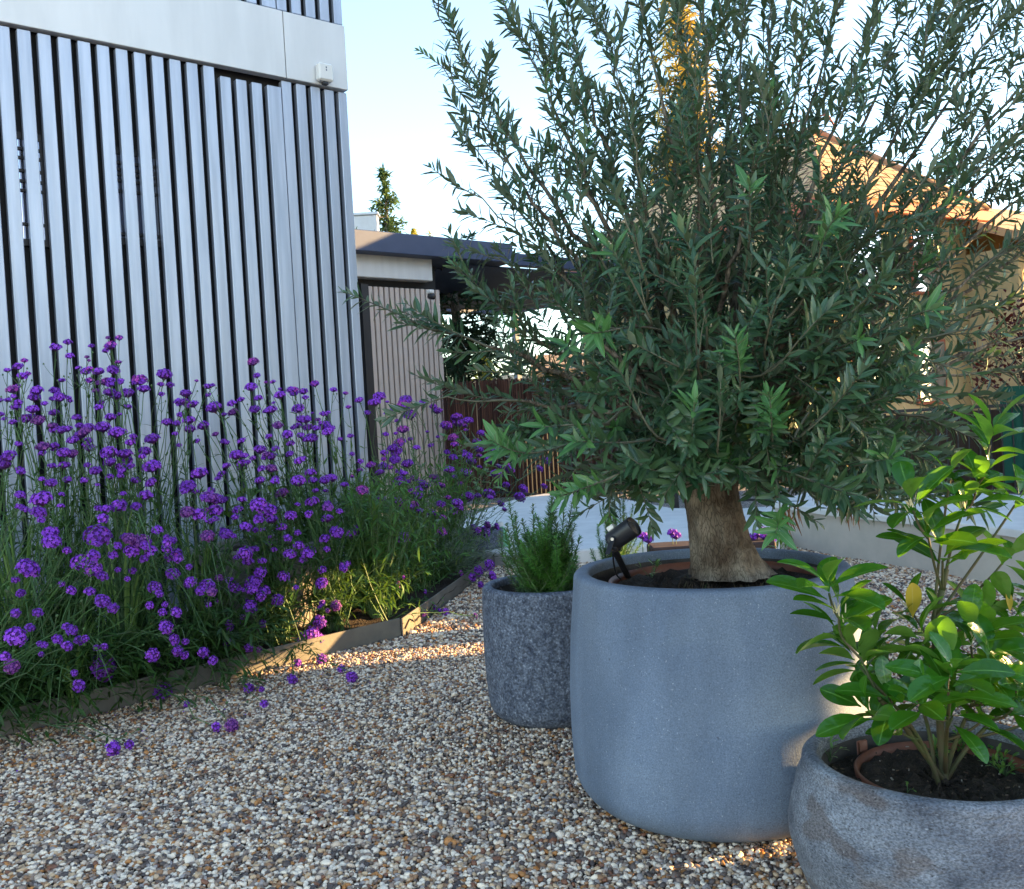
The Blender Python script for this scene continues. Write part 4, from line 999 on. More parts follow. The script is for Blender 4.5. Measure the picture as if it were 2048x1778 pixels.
for bi, b in enumerate(bases):
    hs_ = asg[bi]
    pxb, pyb = proj(b)
    vp = thing('verbena_plant', b, None, 'flower', 'purple verbena plants in the bed')
    verbs.append((vp, pxb, len(hs_), max([h[0][2] for h in hs_], default=.5), float(b[1])))
    st = MB(); lv = Leaves()
    for (P, s, x, y) in hs_:
        b0 = b + np.array([rng.normal(0, .05), rng.normal(0, .05), -.03])
        Cp = b0 * .6 + P * .4; Cp[2] = max(P[2] * .62, P[2] + .12 if P[2] < .4 else 0)
        Cp += np.array([rng.normal(0, .05), rng.normal(0, .05), 0])
        pts = bez(b0, Cp, P, 9); pts[1:-1] += rng.normal(0, .011, (7, 3))
        st.tube(pts, [.0036, .0019], 4, cap=False)
        tg = unit(pts[-1] - pts[-2]); tg = unit(tg + np.array([0, -.25, .55]))
        big_ = s > .155; sm = s < .062 or (s < .09 and rng.random() < .35)
        pinkish = (x > 690 and rng.random() < .3) or (y < 780 and rng.random() < .3)
        if big_: dat = H_BIG[rng.integers(0, 3)]
        elif sm: dat = H_SMALL[1 if pinkish else 0]
        else: dat = H_MED[2 if pinkish else rng.integers(0, 2)]
        ho = bpy.data.objects.new('flower_head', dat); link(ho, vp)
        ho.location = Vector(P - b)
        q_ = Vector(tg).to_track_quat('Z', 'Y'); ho.rotation_mode = 'QUATERNION'
        spin = Vector((0, 0, 1)); from mathutils import Quaternion
        ho.rotation_quaternion = q_ @ Quaternion((0, 0, 1), rng.uniform(0, 6.28))
        kk = s * 1.12; ho.scale = (kk, kk, kk * rng.uniform(.85, 1.0))
        if rng.random() < .75:                         # fork under the head with buds
            for _ in range(rng.integers(1, 3)):
                q2 = pts[-2] + (pts[-1] - pts[-2]) * rng.uniform(0, .5); e = q2 + unit(tg + rvec() * .6) * rng.uniform(.04, .11)
                st.tube(bez(q2, (q2 + e) / 2 - UP * .01, e, 4), [.0016, .0011], 3, cap=False)
                st.tube([e, e + unit(tg) * .009], [.006, .003], 5)
        for q in range(1, 8):
            if pts[q][2] > 1.1 and rng.random() < .5: continue
            sd = rvec(); sd[2] = abs(sd[2]) * .5
            for sg in (1, -1):
                lv.add(pts[q], unit(sd * sg * np.array([1, 1, sg]) + unit(pts[q + 1] - pts[q]) * .5), UP + rvec() * .4, rng.uniform(.035, .075), rng.uniform(.007, .014), .3, .3)
    frontrow = float(np.dot(b - E0, en)) < .4 and pxb < 440
    nf = 46 if pxb < 690 else 60
    if frontrow: nf = 95
    for _ in range(nf):                                  # leafy shoots without flowers
        hgt = rng.uniform(.18, (.62 if float(np.dot(b - E0, en)) < .4 else .86) if pxb < 690 else .82); d = rvec(); d[2] = 0
        e = b + d * rng.uniform(.05, .38) + UP * hgt
        if frontrow and _ % 3 != 0:
            d = unit(-en + eu * rng.normal(0, .8)); e = b + d * rng.uniform(.3, .60); e[2] = rng.uniform(.015, .36); hgt = rng.uniform(.3, .55)
        if np.dot(e - FB, wn) < .05: e = e + wn * .15
        pts = bez(b + d * .03, b * .6 + e * .4 + UP * hgt * .4, e, 7); st.tube(pts, [.0028, .0012], 3, cap=False)
        for q in range(1, 7):
            for _ in range(2):
                sd = rvec()
                lv.add(pts[q], unit(sd + UP * .35), UP + rvec() * .6, rng.uniform(.04, .10), rng.uniform(.009, .017), .35, .3)
    st.build('stems', M['verb_stem'], vp); lv.build('foliage', M['verb_fresh' if pxb > 690 else 'verb_leaf'], vp, OLIVE)
# every plant is told apart by its flowers and its place
verbs.sort(key=lambda a: a[1])
seen = {}
for k, (vp, px, nh, zt_, dep) in enumerate(verbs):
    size = 'tall' if zt_ > 1.25 else ('medium' if zt_ > .75 else 'low')
    dens = 'crowded with purple heads' if nh > 18 else ('with some purple heads' if nh > 5 else 'with few purple heads')
    d_edge = float(np.dot(np.array(vp.location) - E0, en))
    row = 'front row' if d_edge < .42 else ('middle row' if d_edge < .85 else 'back row')
    seen.setdefault(f'{size} verbena {dens} in the {row} {where(px)}'.replace('picture edge', 'edge'), []).append(vp)
for lab, vs_ in seen.items():
    for j, vp in enumerate(vs_):
        m_ = len(vs_)
        suf = '' if m_ == 1 else (', leftmost' if j == 0 else (', rightmost' if j == m_ - 1 else (', middle one' if m_ == 3 else [', second', ', third', ', fourth', ', fifth'][j - 1])))
        vp['label'] = lab + suf

# ornamental grass arching out of the bed
def grassclump(base, n, hgt, reach, label, mat='grass', width=.0085):
    t = thing('grass_clump', base, label, 'grass', 'arching grass clumps in the bed'); lv = MB(); V = []; F = []
    for _ in range(n):
        a = rng.uniform(0, 6.28); d = np.array([math.cos(a), math.sin(a), 0]); h = hgt * rng.uniform(.6, 1.1); r = reach * rng.uniform(.3, 1.1)
        p0 = base + d * .02; pts = bez(p0, p0 + UP * h * 1.5 + d * r * .25, p0 + d * r + UP * h * rng.uniform(.1, .8), 8)
        sd = np.array([-d[1], d[0], 0]); b = len(V)
        for i, p in enumerate(pts):
            wv = width * rng.uniform(.8, 1.2) * (1 - (i / 7) ** 2 * .9)
            V += [p - sd * wv / 2, p + UP * .0, p + sd * wv / 2]
        for i in range(7):
            for c in (0, 1): q = b + i * 3 + c; F.append((q, q + 1, q + 4, q + 3))
    mesh('blades', np.array(V), np.array(F), M[mat], t, True)
    return t
for (px, Y, n, h, r, lab) in ((255, 4.42, 60, .85, .7, 'arching pale green grass clump spilling over the edging among purple flowers'), (60, 4.3, 70, .8, .6, 'dense grass clump at the left edge of the flower bed'),
                              (415, 4.86, 40, .72, .55, 'thin arching grass clump in front of the concrete pot in the bed'), (150, 4.15, 46, .45, .5, 'low dark grass clump hanging over the left part of the edging')):
    p = gz(px, 1478 - px * .25); s_ = Y / p[1]; b = np.array([p[0] * s_, Y, .07])
    grassclump(b, n, h, r, lab)

# broad leaved plant in the bed pot and climbing shrub at the corner of the garden room
def broad(name, base, pts_, label, L0, W0, leaf, per=5):
    t = thing(name, base, label, 'plant'); st = MB(); lv = Leaves()
    for P in pts_:
        P = np.array(P); p = bez(base, base * .5 + P * .5 + UP * .05, P, 7); st.tube(p, [.005, .003], 5, cap=False)
        ax = unit(p[-1] - p[-2])
        for q in (3, 4, 5, 6):
            for _ in range(per // 2 if q < 6 else per):
                sd = rvec(); sd = unit(sd - ax * np.dot(sd, ax)); lv.add(p[q], unit(sd + ax * (.5 if q < 6 else .9)), ax, L0 * rng.uniform(.7, 1.15), W0 * rng.uniform(.8, 1.1), .25, .25)
    st.build('stems', M['shrub_stem'], t); lv.build('foliage', leaf, t, BROAD); return t
M['bed_leaf'] = leafmat('bed_plant_leaf', (.05, .14, .03), (.10, .22, .04), (.1, .2, .05), (.3, .45, .05), .3, .4, rib=(.2, .3, .1))
broad('pot_plant', XP + UP * (XZ - .06), [at(x, y, 5.6) for x, y in ((505, 995), (540, 985), (560, 1010), (480, 1000), (590, 1025), (620, 1030), (455, 1030), (530, 1030))], 'broad leaved green plant growing in the brownish bed pot', .11, .035, M['bed_leaf'], 6)
cb = np.array([at(915, 900, 8.6)[0], 8.6, .06])
broad('climbing_shrub', cb, [at(x, y, 8.6) for x, y in ((925, 890), (915, 925), (985, 905), (1000, 885), (960, 950), (905, 960), (1020, 920), (960, 990), (900, 880))], 'fresh green shrub with broad leaves at the far end of the bed', .13, .06, M['bed_leaf'], 6)
lvb = np.array([at(880, 1090, 7.0)[0], 7.0, .07])
M['lavender'] = leafmat('grey_green_leaf', (.10, .15, .10), (.15, .2, .14), (.15, .2, .15), (.15, .2, .1), .2, .6)
t = thing('lavender_bush', lvb, 'grey green lavender mound at the right end of the flower bed', 'shrub'); lv = Leaves(); st = MB()
for _ in range(170):
    d = rvec(); d[2] = abs(d[2]) * .8 + .35; e = lvb + unit(d) * rng.uniform(.25, .55); p = bez(lvb, lvb * .5 + e * .5 + UP * .05, e, 6); st.tube(p, [.002, .001], 3, cap=False)
    for q in range(2, 6):
        for _ in range(4): lv.add(p[q] + rng.standard_normal(3) * .008, unit(unit(p[5] - p[4]) + rvec() * .7), rvec(), rng.uniform(.03, .055), .006, .1, .2)
st.build('stems', M['verb_stem'], t); lv.build('foliage', M['lavender'], t, NEEDLE)

# ------------------------------------------------------------------ rosemary
def rosemary(base, rad, tips, label, n_extra):
    t = thing('rosemary_plant', base, label, 'herb', 'rosemary plants in pots'); st = MB(); lv = Leaves()
    tl = list(tips)
    for _ in range(n_extra):
        k = tips[rng.integers(0, len(tips))]; tl.append(base + (np.array(k) - base) * rng.uniform(.45, .85) + rng.normal(0, .045, 3) * np.array([1, 1, .4]))
    for P in tl:
        P = np.array(P); b0 = base + rng.normal(0, rad * .35, 3) * np.array([1, 1, 0]); Cc = b0 * .5 + P * .5 + np.array([P[0] - base[0], P[1] - base[1], 0]) * .25
        Ln = np.linalg.norm(P - b0); m = max(6, int(Ln / .0075)); p = bez(b0, Cc, P, m); st.tube(p[::3] if len(p[::3]) > 2 else p, [.0028, .0014], 4, cap=False)
        for i in range(2, m):
            tg = unit(p[i] - p[i - 1]); k = 1 - .55 * max(0, (i - m * .8) / (m * .2))
            for _ in range(5):
                sd = rvec(); sd = unit(sd - tg * np.dot(sd, tg))
                lv.add(p[i], unit(sd + tg * rng.uniform(.3, 1.0)), tg, rng.uniform(.022, .037) * k, .0046, .05, .3)
    st.build('stems', M['verb_stem'], t); lv.build('foliage', M['rosemary'], t, NEEDLE)
rb = SP + UP * (SPZ - .06)
rosemary(rb, .16, [at(x, y, Y) for x, y, Y in ((1018, 1000, 3.8), (1030, 1025, 3.7), (1066, 1010, 3.9), (1072, 1030, 3.75), (1104, 985, 3.85), (1124, 950, 3.85), (1128, 1010, 3.75), (1155, 1015, 3.9), (1090, 1040, 3.65), (1045, 1040, 4.0), (1150, 1050, 3.75), (1010, 1060, 3.8), (1160, 1075, 3.8))],
         'bushy upright rosemary in the dark blotchy pot', 90)
BX = at(1210, 1092, 6.1)
bxp = thing('black_plant_box', (BX[0], BX[1], 0), 'small black plastic plant box behind the largest pot', 'plant box')
mb = MB(); mb.aabox((BX[0] - .08, BX[1] - .1, 0), (BX[0] + .55, BX[1] + .12, .16), 0, .008); mb.aabox((BX[0] - .09, BX[1] - .11, .161), (BX[0] + .56, BX[1] + .13, .185), 0, .006); mb.build('shell', M['black_metal'], bxp)
mb = MB(); mb.aabox((BX[0] - .06, BX[1] - .08, .1855), (BX[0] + .53, BX[1] + .10, .189)); mb.build('soil', M['soil'], bxp)
rosemary(np.array([BX[0] + .03, BX[1], .18]), .08, [at(x, y, 6.1) for x, y in ((1222, 932), (1226, 960), (1248, 975), (1240, 1000), (1205, 1010), (1265, 1010), (1280, 1030), (1195, 1050), (1215, 985))], 'lone taller rosemary in the black box behind the pots', 26)
# purple flowers in the brown trough behind the big pot
TB = at(1420, 1084, 5.6)
trg = thing('plant_trough', (TB[0], TB[1], 0), 'brown wooden trough of purple flowers just behind the largest pot', 'plant box')
mb = MB(); mb.aabox((TB[0] - .36, TB[1] - .12, 0), (TB[0] + .36, TB[1] + .12, TB[2]), 0, .01); mb.build('box', pmat('brown_wood', (.035, .018, .014), .8, var=(.06, .03, .022), scale=14), trg)
st = MB()
for (x, y) in ((1285, 1072), (1297, 1080), (1345, 1066), (1352, 1072), (1530, 1073), (1528, 1062), (1515, 1068), (1545, 1078), (1505, 1075)):
    P = at(x, y, 5.58); ho = bpy.data.objects.new('flower_head', H_SMALL[0]); link(ho, trg); ho.location = Vector(P - ORG[trg.name]); ho.scale = (.085,) * 3; st.tube([[P[0], TB[1], TB[2] - .05], P], [.003, .002], 4)
st.build('stems', M['verb_stem'], trg)
# green bottle near the rosemary
gb_ = gz(1003, 1118); gbo = thing('green_bottle', gb_, 'pale green plastic bottle standing behind the rosemary pot', 'bottle')
mb = MB(); mb.lathe(gb_, [(0, 0), (.07, 0), (.075, .02), (.075, .2), (.05, .26), (.03, .29)], 24); mb.build('body', pmat('green_plastic', (.18, .48, .30), .35), gbo, True)
mb = MB(); mb.lathe(gb_ + UP * .29, [(.034, 0), (.034, .04), (0, .042)], 16); mb.build('cap', M['white_plastic'], gbo, True)
# teal hose on the edging
hs0 = gz(985, 1108); mb = MB(); ptsH = [hs0 + np.array([.25 * math.cos(a) * (1 + .1 * i), .12 * math.sin(a), .05 + .02 * i]) for i, a in enumerate(np.linspace(-1, 4.5, 26))]
ptsH = [p * [1, 1, 0] + UP * .10 for p in ptsH]; mb.tube(ptsH, [.011, .011], 8); o = mb.build('garden_hose', pmat('teal_hose', (.02, .28, .20), .4), None, True); tag(o, 'short loop of teal garden hose lying at the far end of the bed', 'hose')

# ------------------------------------------------------------------ olive tree
OB = at(1452, 1132, 2.97); OB = np.array([OB[0], OB[1], BPZ - .085])
ot = thing('olive_tree', OB, 'big bushy olive tree with a thick pale trunk in the largest pot', 'tree')
tops = [at(x, y, 2.97) for x, y in ((1462, 1150), (1452, 1120), (1440, 1080), (1428, 1030), (1420, 980), (1424, 930), (1440, 860), (1455, 780))]
rads = [.124, .106, .093, .085, .082, .082, .078, .06]
# trunk with ridges and a flare to the right
n_, sd_ = 60, 64
P = np.array(tops); tt = np.linspace(0, len(P) - 1, n_); PI_ = np.stack([np.interp(tt, range(len(P)), P[:, k]) for k in range(3)], -1); RI = np.interp(tt, range(len(P)), rads)
V = []
ph = rng.uniform(0, 6.28, 6)
for i in range(n_):
    for j in range(sd_):
        a = 2 * math.pi * j / sd_; low = max(0, 1 - i / 16)
        r = RI[i] * (1 + .035 * math.sin(5 * a + ph[0] + i * .12) + .025 * math.sin(9 * a + ph[1] - i * .2) + rng.normal(0, .006) + .03 * math.sin(14 * a + 2.2 * math.sin(i * .21)))
        r *= 1 + low ** 2 * (.16 * math.sin(5 * a + ph[2]) * .5 + .05 * math.sin(11 * a + ph[3]) + .10 * max(0, math.cos(a - .1)))
        for (az, iz, sr_, am) in ((-1.1, 15, 4.0, .13), (-1.9, 36, 3.4, .12), (-.6, 42, 4.0, .10), (-1.4, 27, 3.0, .08)):
            d2 = ((a - (az % 6.283)) * RI[i] / .045) ** 2 + ((i - iz) / sr_) ** 2; r *= 1 + am * math.exp(-d2) * (1 - 1.4 * math.exp(-d2 * 5))
        V.append(PI_[i] + np.array([r * math.cos(a), r * math.sin(a), rng.normal(0, .001)]))
V = np.array(V); V[:, 2] = np.where(V[:, 2] < OB[2] - .02, OB[2] - .02, V[:, 2])
i = np.arange(n_ - 1)[:, None] * sd_; j = np.arange(sd_)[None, :]; jn = (j + 1) % sd_
mesh('trunk', V, np.stack([i + j, i + jn, i + sd_ + jn, i + sd_ + j], -1).reshape(-1, 4), M['trunk'], ot, True)

limbs = MB(); twigs = MB(); lv = Leaves(); yg = Leaves()
def shoot(p0, d, Ln, L0, up=.15, young=0.0, step=.0165, r0=.0024, start=.12, dens=1.0):
    n = max(5, int(Ln / .03)); pts = [np.array(p0)]; d = unit(d)
    bend = rng.standard_normal(3) * .05
    for k in range(n):
        d = unit(d + UP * up / n * 1.6 + bend / n * 4 + rng.standard_normal(3) * .025); pts.append(pts[-1] + d * Ln / n)
    pts = np.array(pts); twigs.tube(pts, [r0, .0011], 4, cap=False)
    m = int(Ln / step); ph_ = rng.uniform(0, 6.28)
    for k in range(m + 1):
        f = start + (1 - start) * k / max(1, m)
        x = f * n; i0 = min(int(x), n - 1); p = pts[i0] + (pts[i0 + 1] - pts[i0]) * (x - i0); tg = unit(pts[i0 + 1] - pts[i0])
        a = unit(np.cross(tg, np.array([.3, .2, 1.0]))); b = np.cross(tg, a)
        w_ = ph_ + (k % 2) * math.pi / 2 + rng.normal(0, .25)
        for sg in (1, -1):
            if rng.random() > dens: continue
            sd = (a * math.cos(w_) + b * math.sin(w_)) * sg
            ang = rng.uniform(.65, 1.15) * (1 - .45 * max(0, (f - .75) / .25))
            D = unit(tg * math.cos(ang) + sd * math.sin(ang) + rng.standard_normal(3) * .10)
            size = L0 * .90 * rng.uniform(.65, 1.15) * (1 - .45 * max(0, (f - .85) / .15)) * (.8 if f < .2 else 1)
            tgt = yg if (young and f > 1 - young) else lv
            tgt.add(p, D, tg + UP * .4 + np.array([0, -.2, 0]) + rng.standard_normal(3) * .2, size, size * rng.uniform(.21, .29), rng.uniform(-.05, .25), rng.uniform(.15, .45))
    return pts
B0 = at(1432, 900, 2.97)
tips = []
for (x, y, dy) in ((862, -8, .1), (884, 132, -.15), (926, 268, .1), (942, 378, -.1), (985, 500, .15), (910, 535, -.2), (800, 640, -.3), (868, 800, -.25), (985, 905, -.1), (1065, 935, -.3),
                   (985, -40, .2), (1060, 60, -.3), (1100, -80, 0), (1190, -60, .35), (1250, -120, -.2), (1340, -110, .2), (1400, -140, -.35), (1490, -90, .1), (1560, -130, .3), (1620, -90, -.3), (1710, -110, .1),
                   (1790, -70, -.2), (1880, -100, .25), (1960, -60, -.1), (2050, -60, .2), (2200, -40, -.2), (2260, 60, .1), (2300, 180, .15), (2320, 310, -.2), (2300, 430, .2), (2260, 540, -.1), (2220, 640, .2), (2120, 740, -.2),
                   (2150, 130, -.3), (2180, 380, -.35), (2000, 640, -.3), (2100, 260, .3),
                   (2010, 790, .15), (1960, 880, -.2), (1900, 940, .1), (1830, 985, .3), (1780, 1015, -.05), (1690, 1000, .25),
                   (1120, 985, .1), (1190, 1000, -.2), (1010, 700, .3), (1040, 820, .35), (1150, 880, .4), (1090, 560, -.4), (1150, 400, -.45), (1260, 250, -.5), (1400, 180, -.5), (1550, 200, -.5), (1700, 260, -.5), (1830, 380, -.5), (1860, 720, -.5),
                   (1300, 300, .6), (1500, 250, .6), (1700, 350, .6), (1850, 500, .55), (1200, 500, .6), (1950, 300, .4)):
    tips.append((at(x, y, 2.97 + dy), x, y, dy))
for (T, x, y, dy) in tips:
    Ln = np.linalg.norm(T - B0)
    Cc = B0 * .48 + T * .52 + UP * (.10 * Ln if y > 600 else -.02 * Ln) + rng.normal(0, .03, 3)
    if y > 850: Cc = B0 * .5 + T * .5 + UP * .22
    pts = bez(B0 + rng.normal(0, .03, 3), Cc, T, 22); pts[2:-1] += rng.normal(0, .006, (19, 3))
    limbs.tube(pts[:16], [.016, .004], 6, cap=False); twigs.tube(pts[15:], [.0045, .0014], 4, cap=False)
    # leaves of the main shoot's outer end
    shoot(pts[16], pts[19] - pts[16], np.linalg.norm(pts[21] - pts[16]), .068, up=.05, r0=.002)
    pd = .8 if y < 450 else (.55 if (x < 1150) else (.3 if x > 1950 else 1.0))
    q = 6
    while q < 21:
        tg = unit(pts[min(q + 1, 21)] - pts[q - 1]); f = q / 21
        for _ in range(1 if f < .4 else (2 if f < .85 else 1)):
            if rng.random() > pd: continue
            sd = rvec(); sd = unit(sd - tg * np.dot(sd, tg))
            d = unit(tg * rng.uniform(.6, 1.0) + sd * rng.uniform(.35, .75) + UP * (.22 if y < 800 else -.05))
            sl_ = rng.uniform(.14, .34) * (1.25 - .55 * f) * min(1.0, Ln / .9)
            shoot(pts[q], d, sl_, rng.uniform(.056, .074), up=rng.uniform(0, .3), young=.25 if rng.random() < .10 else 0)
        q += 2 if Ln > .6 else 3
# dense core
for _ in range(380):
    c = np.array([rng.normal(1510, 200), rng.normal(705, 150)]); 
    if c[1] > 985 or c[1] < 450 or c[0] < 1180 or c[0] > 1790: continue
    if c[1] > 900 and c[0] < 1240: continue
    p = at(c[0], c[1], 2.97 + rng.uniform(-.5, .55))
    out_ = unit(p - (B0 + UP * .1)); d = unit(out_ * .8 + rvec() * .7 + UP * .2)
    shoot(p - d * .1, d, rng.uniform(.14, .3), rng.uniform(.056, .076), up=rng.uniform(-.2, .35), start=.05)
for _ in range(120):                       # low drooping skirt of the crown
    x_ = rng.uniform(1230, 1830); y_ = rng.uniform(860, 1010)
    if 1370 < x_ < 1500 and y_ > 950: continue
    p = at(x_, y_, 2.97 + rng.uniform(-.55, .55)); out_ = unit((p - B0) * [1, 1, 0] + rvec() * .3)
    shoot(p - out_ * .12 + UP * .06, unit(out_ + UP * rng.uniform(-.45, .15)), rng.uniform(.15, .28), rng.uniform(.058, .074), up=rng.uniform(-.3, .2), start=.05)
# shoots that come toward the camera, with paler young tips
for (x, y, dx, dy_) in ((1392, 650, -10, -40), (1590, 690, 30, -40), (1690, 690, 45, -30), (1268, 795, -15, -45), (1385, 890, -5, -20), (1545, 875, -10, -30), (1165, 715, -30, -20), (1225, 660, -20, 20), (1390, 525, 0, -30), (1262, 560, -10, -50), (1250, 440, -10, -50),
                        (1240, 885, -40, 10), (1075, 905, -40, 10), (1135, 850, -35, 10), (1560, 1015, -5, 30), (1650, 830, 10, -10), (1480, 760, -10, -40), (1730, 600, 40, -20), (1800, 640, 40, -20), (1640, 500, 20, -40), (1500, 430, 5, -50), (1330, 720, -20, -20), (1440, 830, 0, -10),
                        (1900, 1000, 20, 10), (1620, 960, 10, 20), (1310, 940, -25, 20), (1210, 960, -30, 25), (1720, 930, 20, 15), (1560, 585, 10, -30), (1780, 780, 25, 0)):
    P = at(x, y, 2.97 - rng.uniform(.5, .62)); S0 = B0 + (P - B0) * .62 + UP * .02 + rng.normal(0, .05, 3)
    e = at(x + dx * 1.3, y + dy_ * 1.3, 2.36); d_ = unit(e - P) * .8 + unit(P - S0) * .4 + np.array([0, -.12, .1]) + rvec() * .3
    pts = bez(S0, P - unit(d_) * .2, P, 8); twigs.tube(pts, [.004, .0022], 5, cap=False)
    shoot(pts[4], pts[7] - pts[4], np.linalg.norm(pts[7] - pts[4]), .06, up=0, dens=.7)
    shoot(P, d_, rng.uniform(.08, .16), rng.uniform(.064, .088), up=.15, young=(1.0 if rng.random() < .45 else .3) if rng.random() < .75 else 0, step=.0115, dens=1)
for _ in range(230):                       # airy upper crown
    x_ = rng.uniform(1080, 2080); y_ = rng.uniform(-60, 470)
    if x_ > 1620 and y_ > 240 and rng.random() < .9: continue
    if y_ < 200 and rng.random() < .35: continue
    if x_ < 1250 and y_ < 150 and rng.random() < .5: continue
    p = at(x_, y_, 2.97 + rng.uniform(-.5, .6)); out_ = unit(p - B0); d = unit(out_ + rvec() * .3 + UP * .15)
    shoot(p - d * .12, d, rng.uniform(.16, .32), rng.uniform(.052, .07), up=.1, start=.08, young=.3 if rng.random() < .12 else 0)
for _ in range(26):                        # sprays hanging before the trunk's top
    x_ = rng.uniform(1330, 1580); y_ = rng.uniform(880, 960)
    p = at(x_, y_, 2.97 - rng.uniform(.12, .5)); d = unit(np.array([rng.normal(0, .6), -.6, rng.normal(-.1, .4)]))
    shoot(p - d * .1, d, rng.uniform(.12, .2), rng.uniform(.056, .072), up=.1, start=.05, young=.4 if rng.random() < .25 else 0)
# a few brown, dried sprays low on the right
dl = Leaves()
for (x, y) in ((1565, 1045), (1575, 1050), (1690, 1020), (1712, 1030), (1720, 1012), (1585, 1035)):
    p = at(x, y - 20, 2.75)
    for _ in range(11): dl.add(p + rng.standard_normal(3) * .01, unit(-UP + rvec() * .45), rvec(), rng.uniform(.04, .075), .006, .2, .5)
limbs.build('limbs', M['bark'], ot, True); twigs.build('twigs', M['twig'], ot, True)
lv.build('crown', M['olive_leaf'], ot, OLIVE); yg.build('young_leaves', M['olive_young'], ot, OLIVE); dl.build('dry_leaves', M['dry_leaf'], ot, NEEDLE)
print('olive leaves', len(lv.P), len(yg.P))

# ------------------------------------------------------------------ glossy shrub in the front pot
FINE = [(0, .07), (.10, .16), (.2, .42), (.34, .72), (.5, .95), (.65, 1.0), (.78, .93), (.88, .74), (.95, .46), (1, .12)]
SB = at(1885, 1478, 2.25); SB = np.array([SB[0], SB[1], FZ - .075])
gs = thing('glossy_shrub', SB, 'fresh green shrub with large glossy backlit leaves in the front bowl pot', 'shrub')
WH = [(1980, 890, 7, 98, .0), (1967, 955, 5, 70, 0), (1950, 990, 6, 92, 0), (1925, 1027, 5, 75, -.02), (1826, 1021, 5, 108, -.05), (1857, 1077, 5, 84, -.05), (1885, 1122, 6, 112, -.03),
      (1658, 1187, 6, 108, -.12), (1678, 1236, 6, 96, -.12), (1687, 1280, 5, 92, -.1), (1722, 1318, 5, 88, -.08), (1826, 1226, 4, 84, .02), (1846, 1290, 6, 92, -.1), (1873, 1216, 2, 64, 0), (1950, 1246, 6, 88, .05), (2026, 1232, 6, 92, .05), (1942, 1292, 7, 96, -.05),
      (1899, 1380, 9, 92, -.22), (1843, 1416, 5, 78, -.2), (1744, 1432, 5, 92, -.1), (1720, 1333, 6, 88, -.05), (1785, 1356, 5, 84, .08), (1975, 1332, 7, 96, -.1), (2036, 1382, 6, 96, -.1), (1887, 1318, 6, 88, .1), (1785, 1452, 3, 64, -.05),
      (1800, 1436, 4, 80, -.02), (1905, 1432, 5, 80, -.14), (1965, 1440, 5, 84, -.1), (1925, 1400, 5, 84, .06), (1850, 1372, 5, 84, .08), (1780, 1400, 4, 80, -.12), (1990, 1390, 5, 88, .06), (1900, 1345, 5, 88, -.16), (2030, 1010, 4, 96, .03), (1900, 960, 3, 86, -.02), (2022, 1422, 5, 88, -.12), (1829, 1332, 5, 88, .05), (2060, 1300, 6, 96, .05), (2080, 1200, 5, 90, .1), (1960, 1415, 5, 80, .05), (2010, 1120, 3, 90, .1), (1760, 1290, 5, 84, .12), (2070, 1440, 6, 90, 0)]
sl_ = Leaves(); st = MB(); M['bud'] = pmat('cream_bud', (.6, .5, .28), .6)
J1 = at(1868, 1240, 2.26); J2 = at(1884, 1180, 2.26); J3 = at(1893, 1138, 2.26)
st.tube(bez(SB, at(1872, 1350, 2.3), J1, 8), [.010, .007], 8, cap=False); st.tube([J1, J2], [.008, .0075], 8); st.tube([J2, J3], [.0075, .006], 8)
def stem_to(a, b, r=(.0036, .0026)):
    p = bez(a, (a + b) / 2 + np.array([0, 0, -.01]) + rng.normal(0, .008, 3), b, 7); st.tube(p, list(r), 6, cap=False); return unit(p[-1] - p[-2])
MS = []
for (x, y, dy) in ((1868, 1240, 0), (1765, 1385, -.1), (1970, 1360, -.04), (1900, 1400, -.2), (2050, 1390, 0), (1830, 1380, .08)):
    e = at(x, y, 2.25 + dy); p = bez(SB + rng.normal(0, .02, 3) * [1, 1, 0], SB * .7 + e * .3 + UP * .05, e, 9)
    if x != 1868: st.tube(p, [.006, .0035], 6, cap=False)
    MS += list(p[4:])
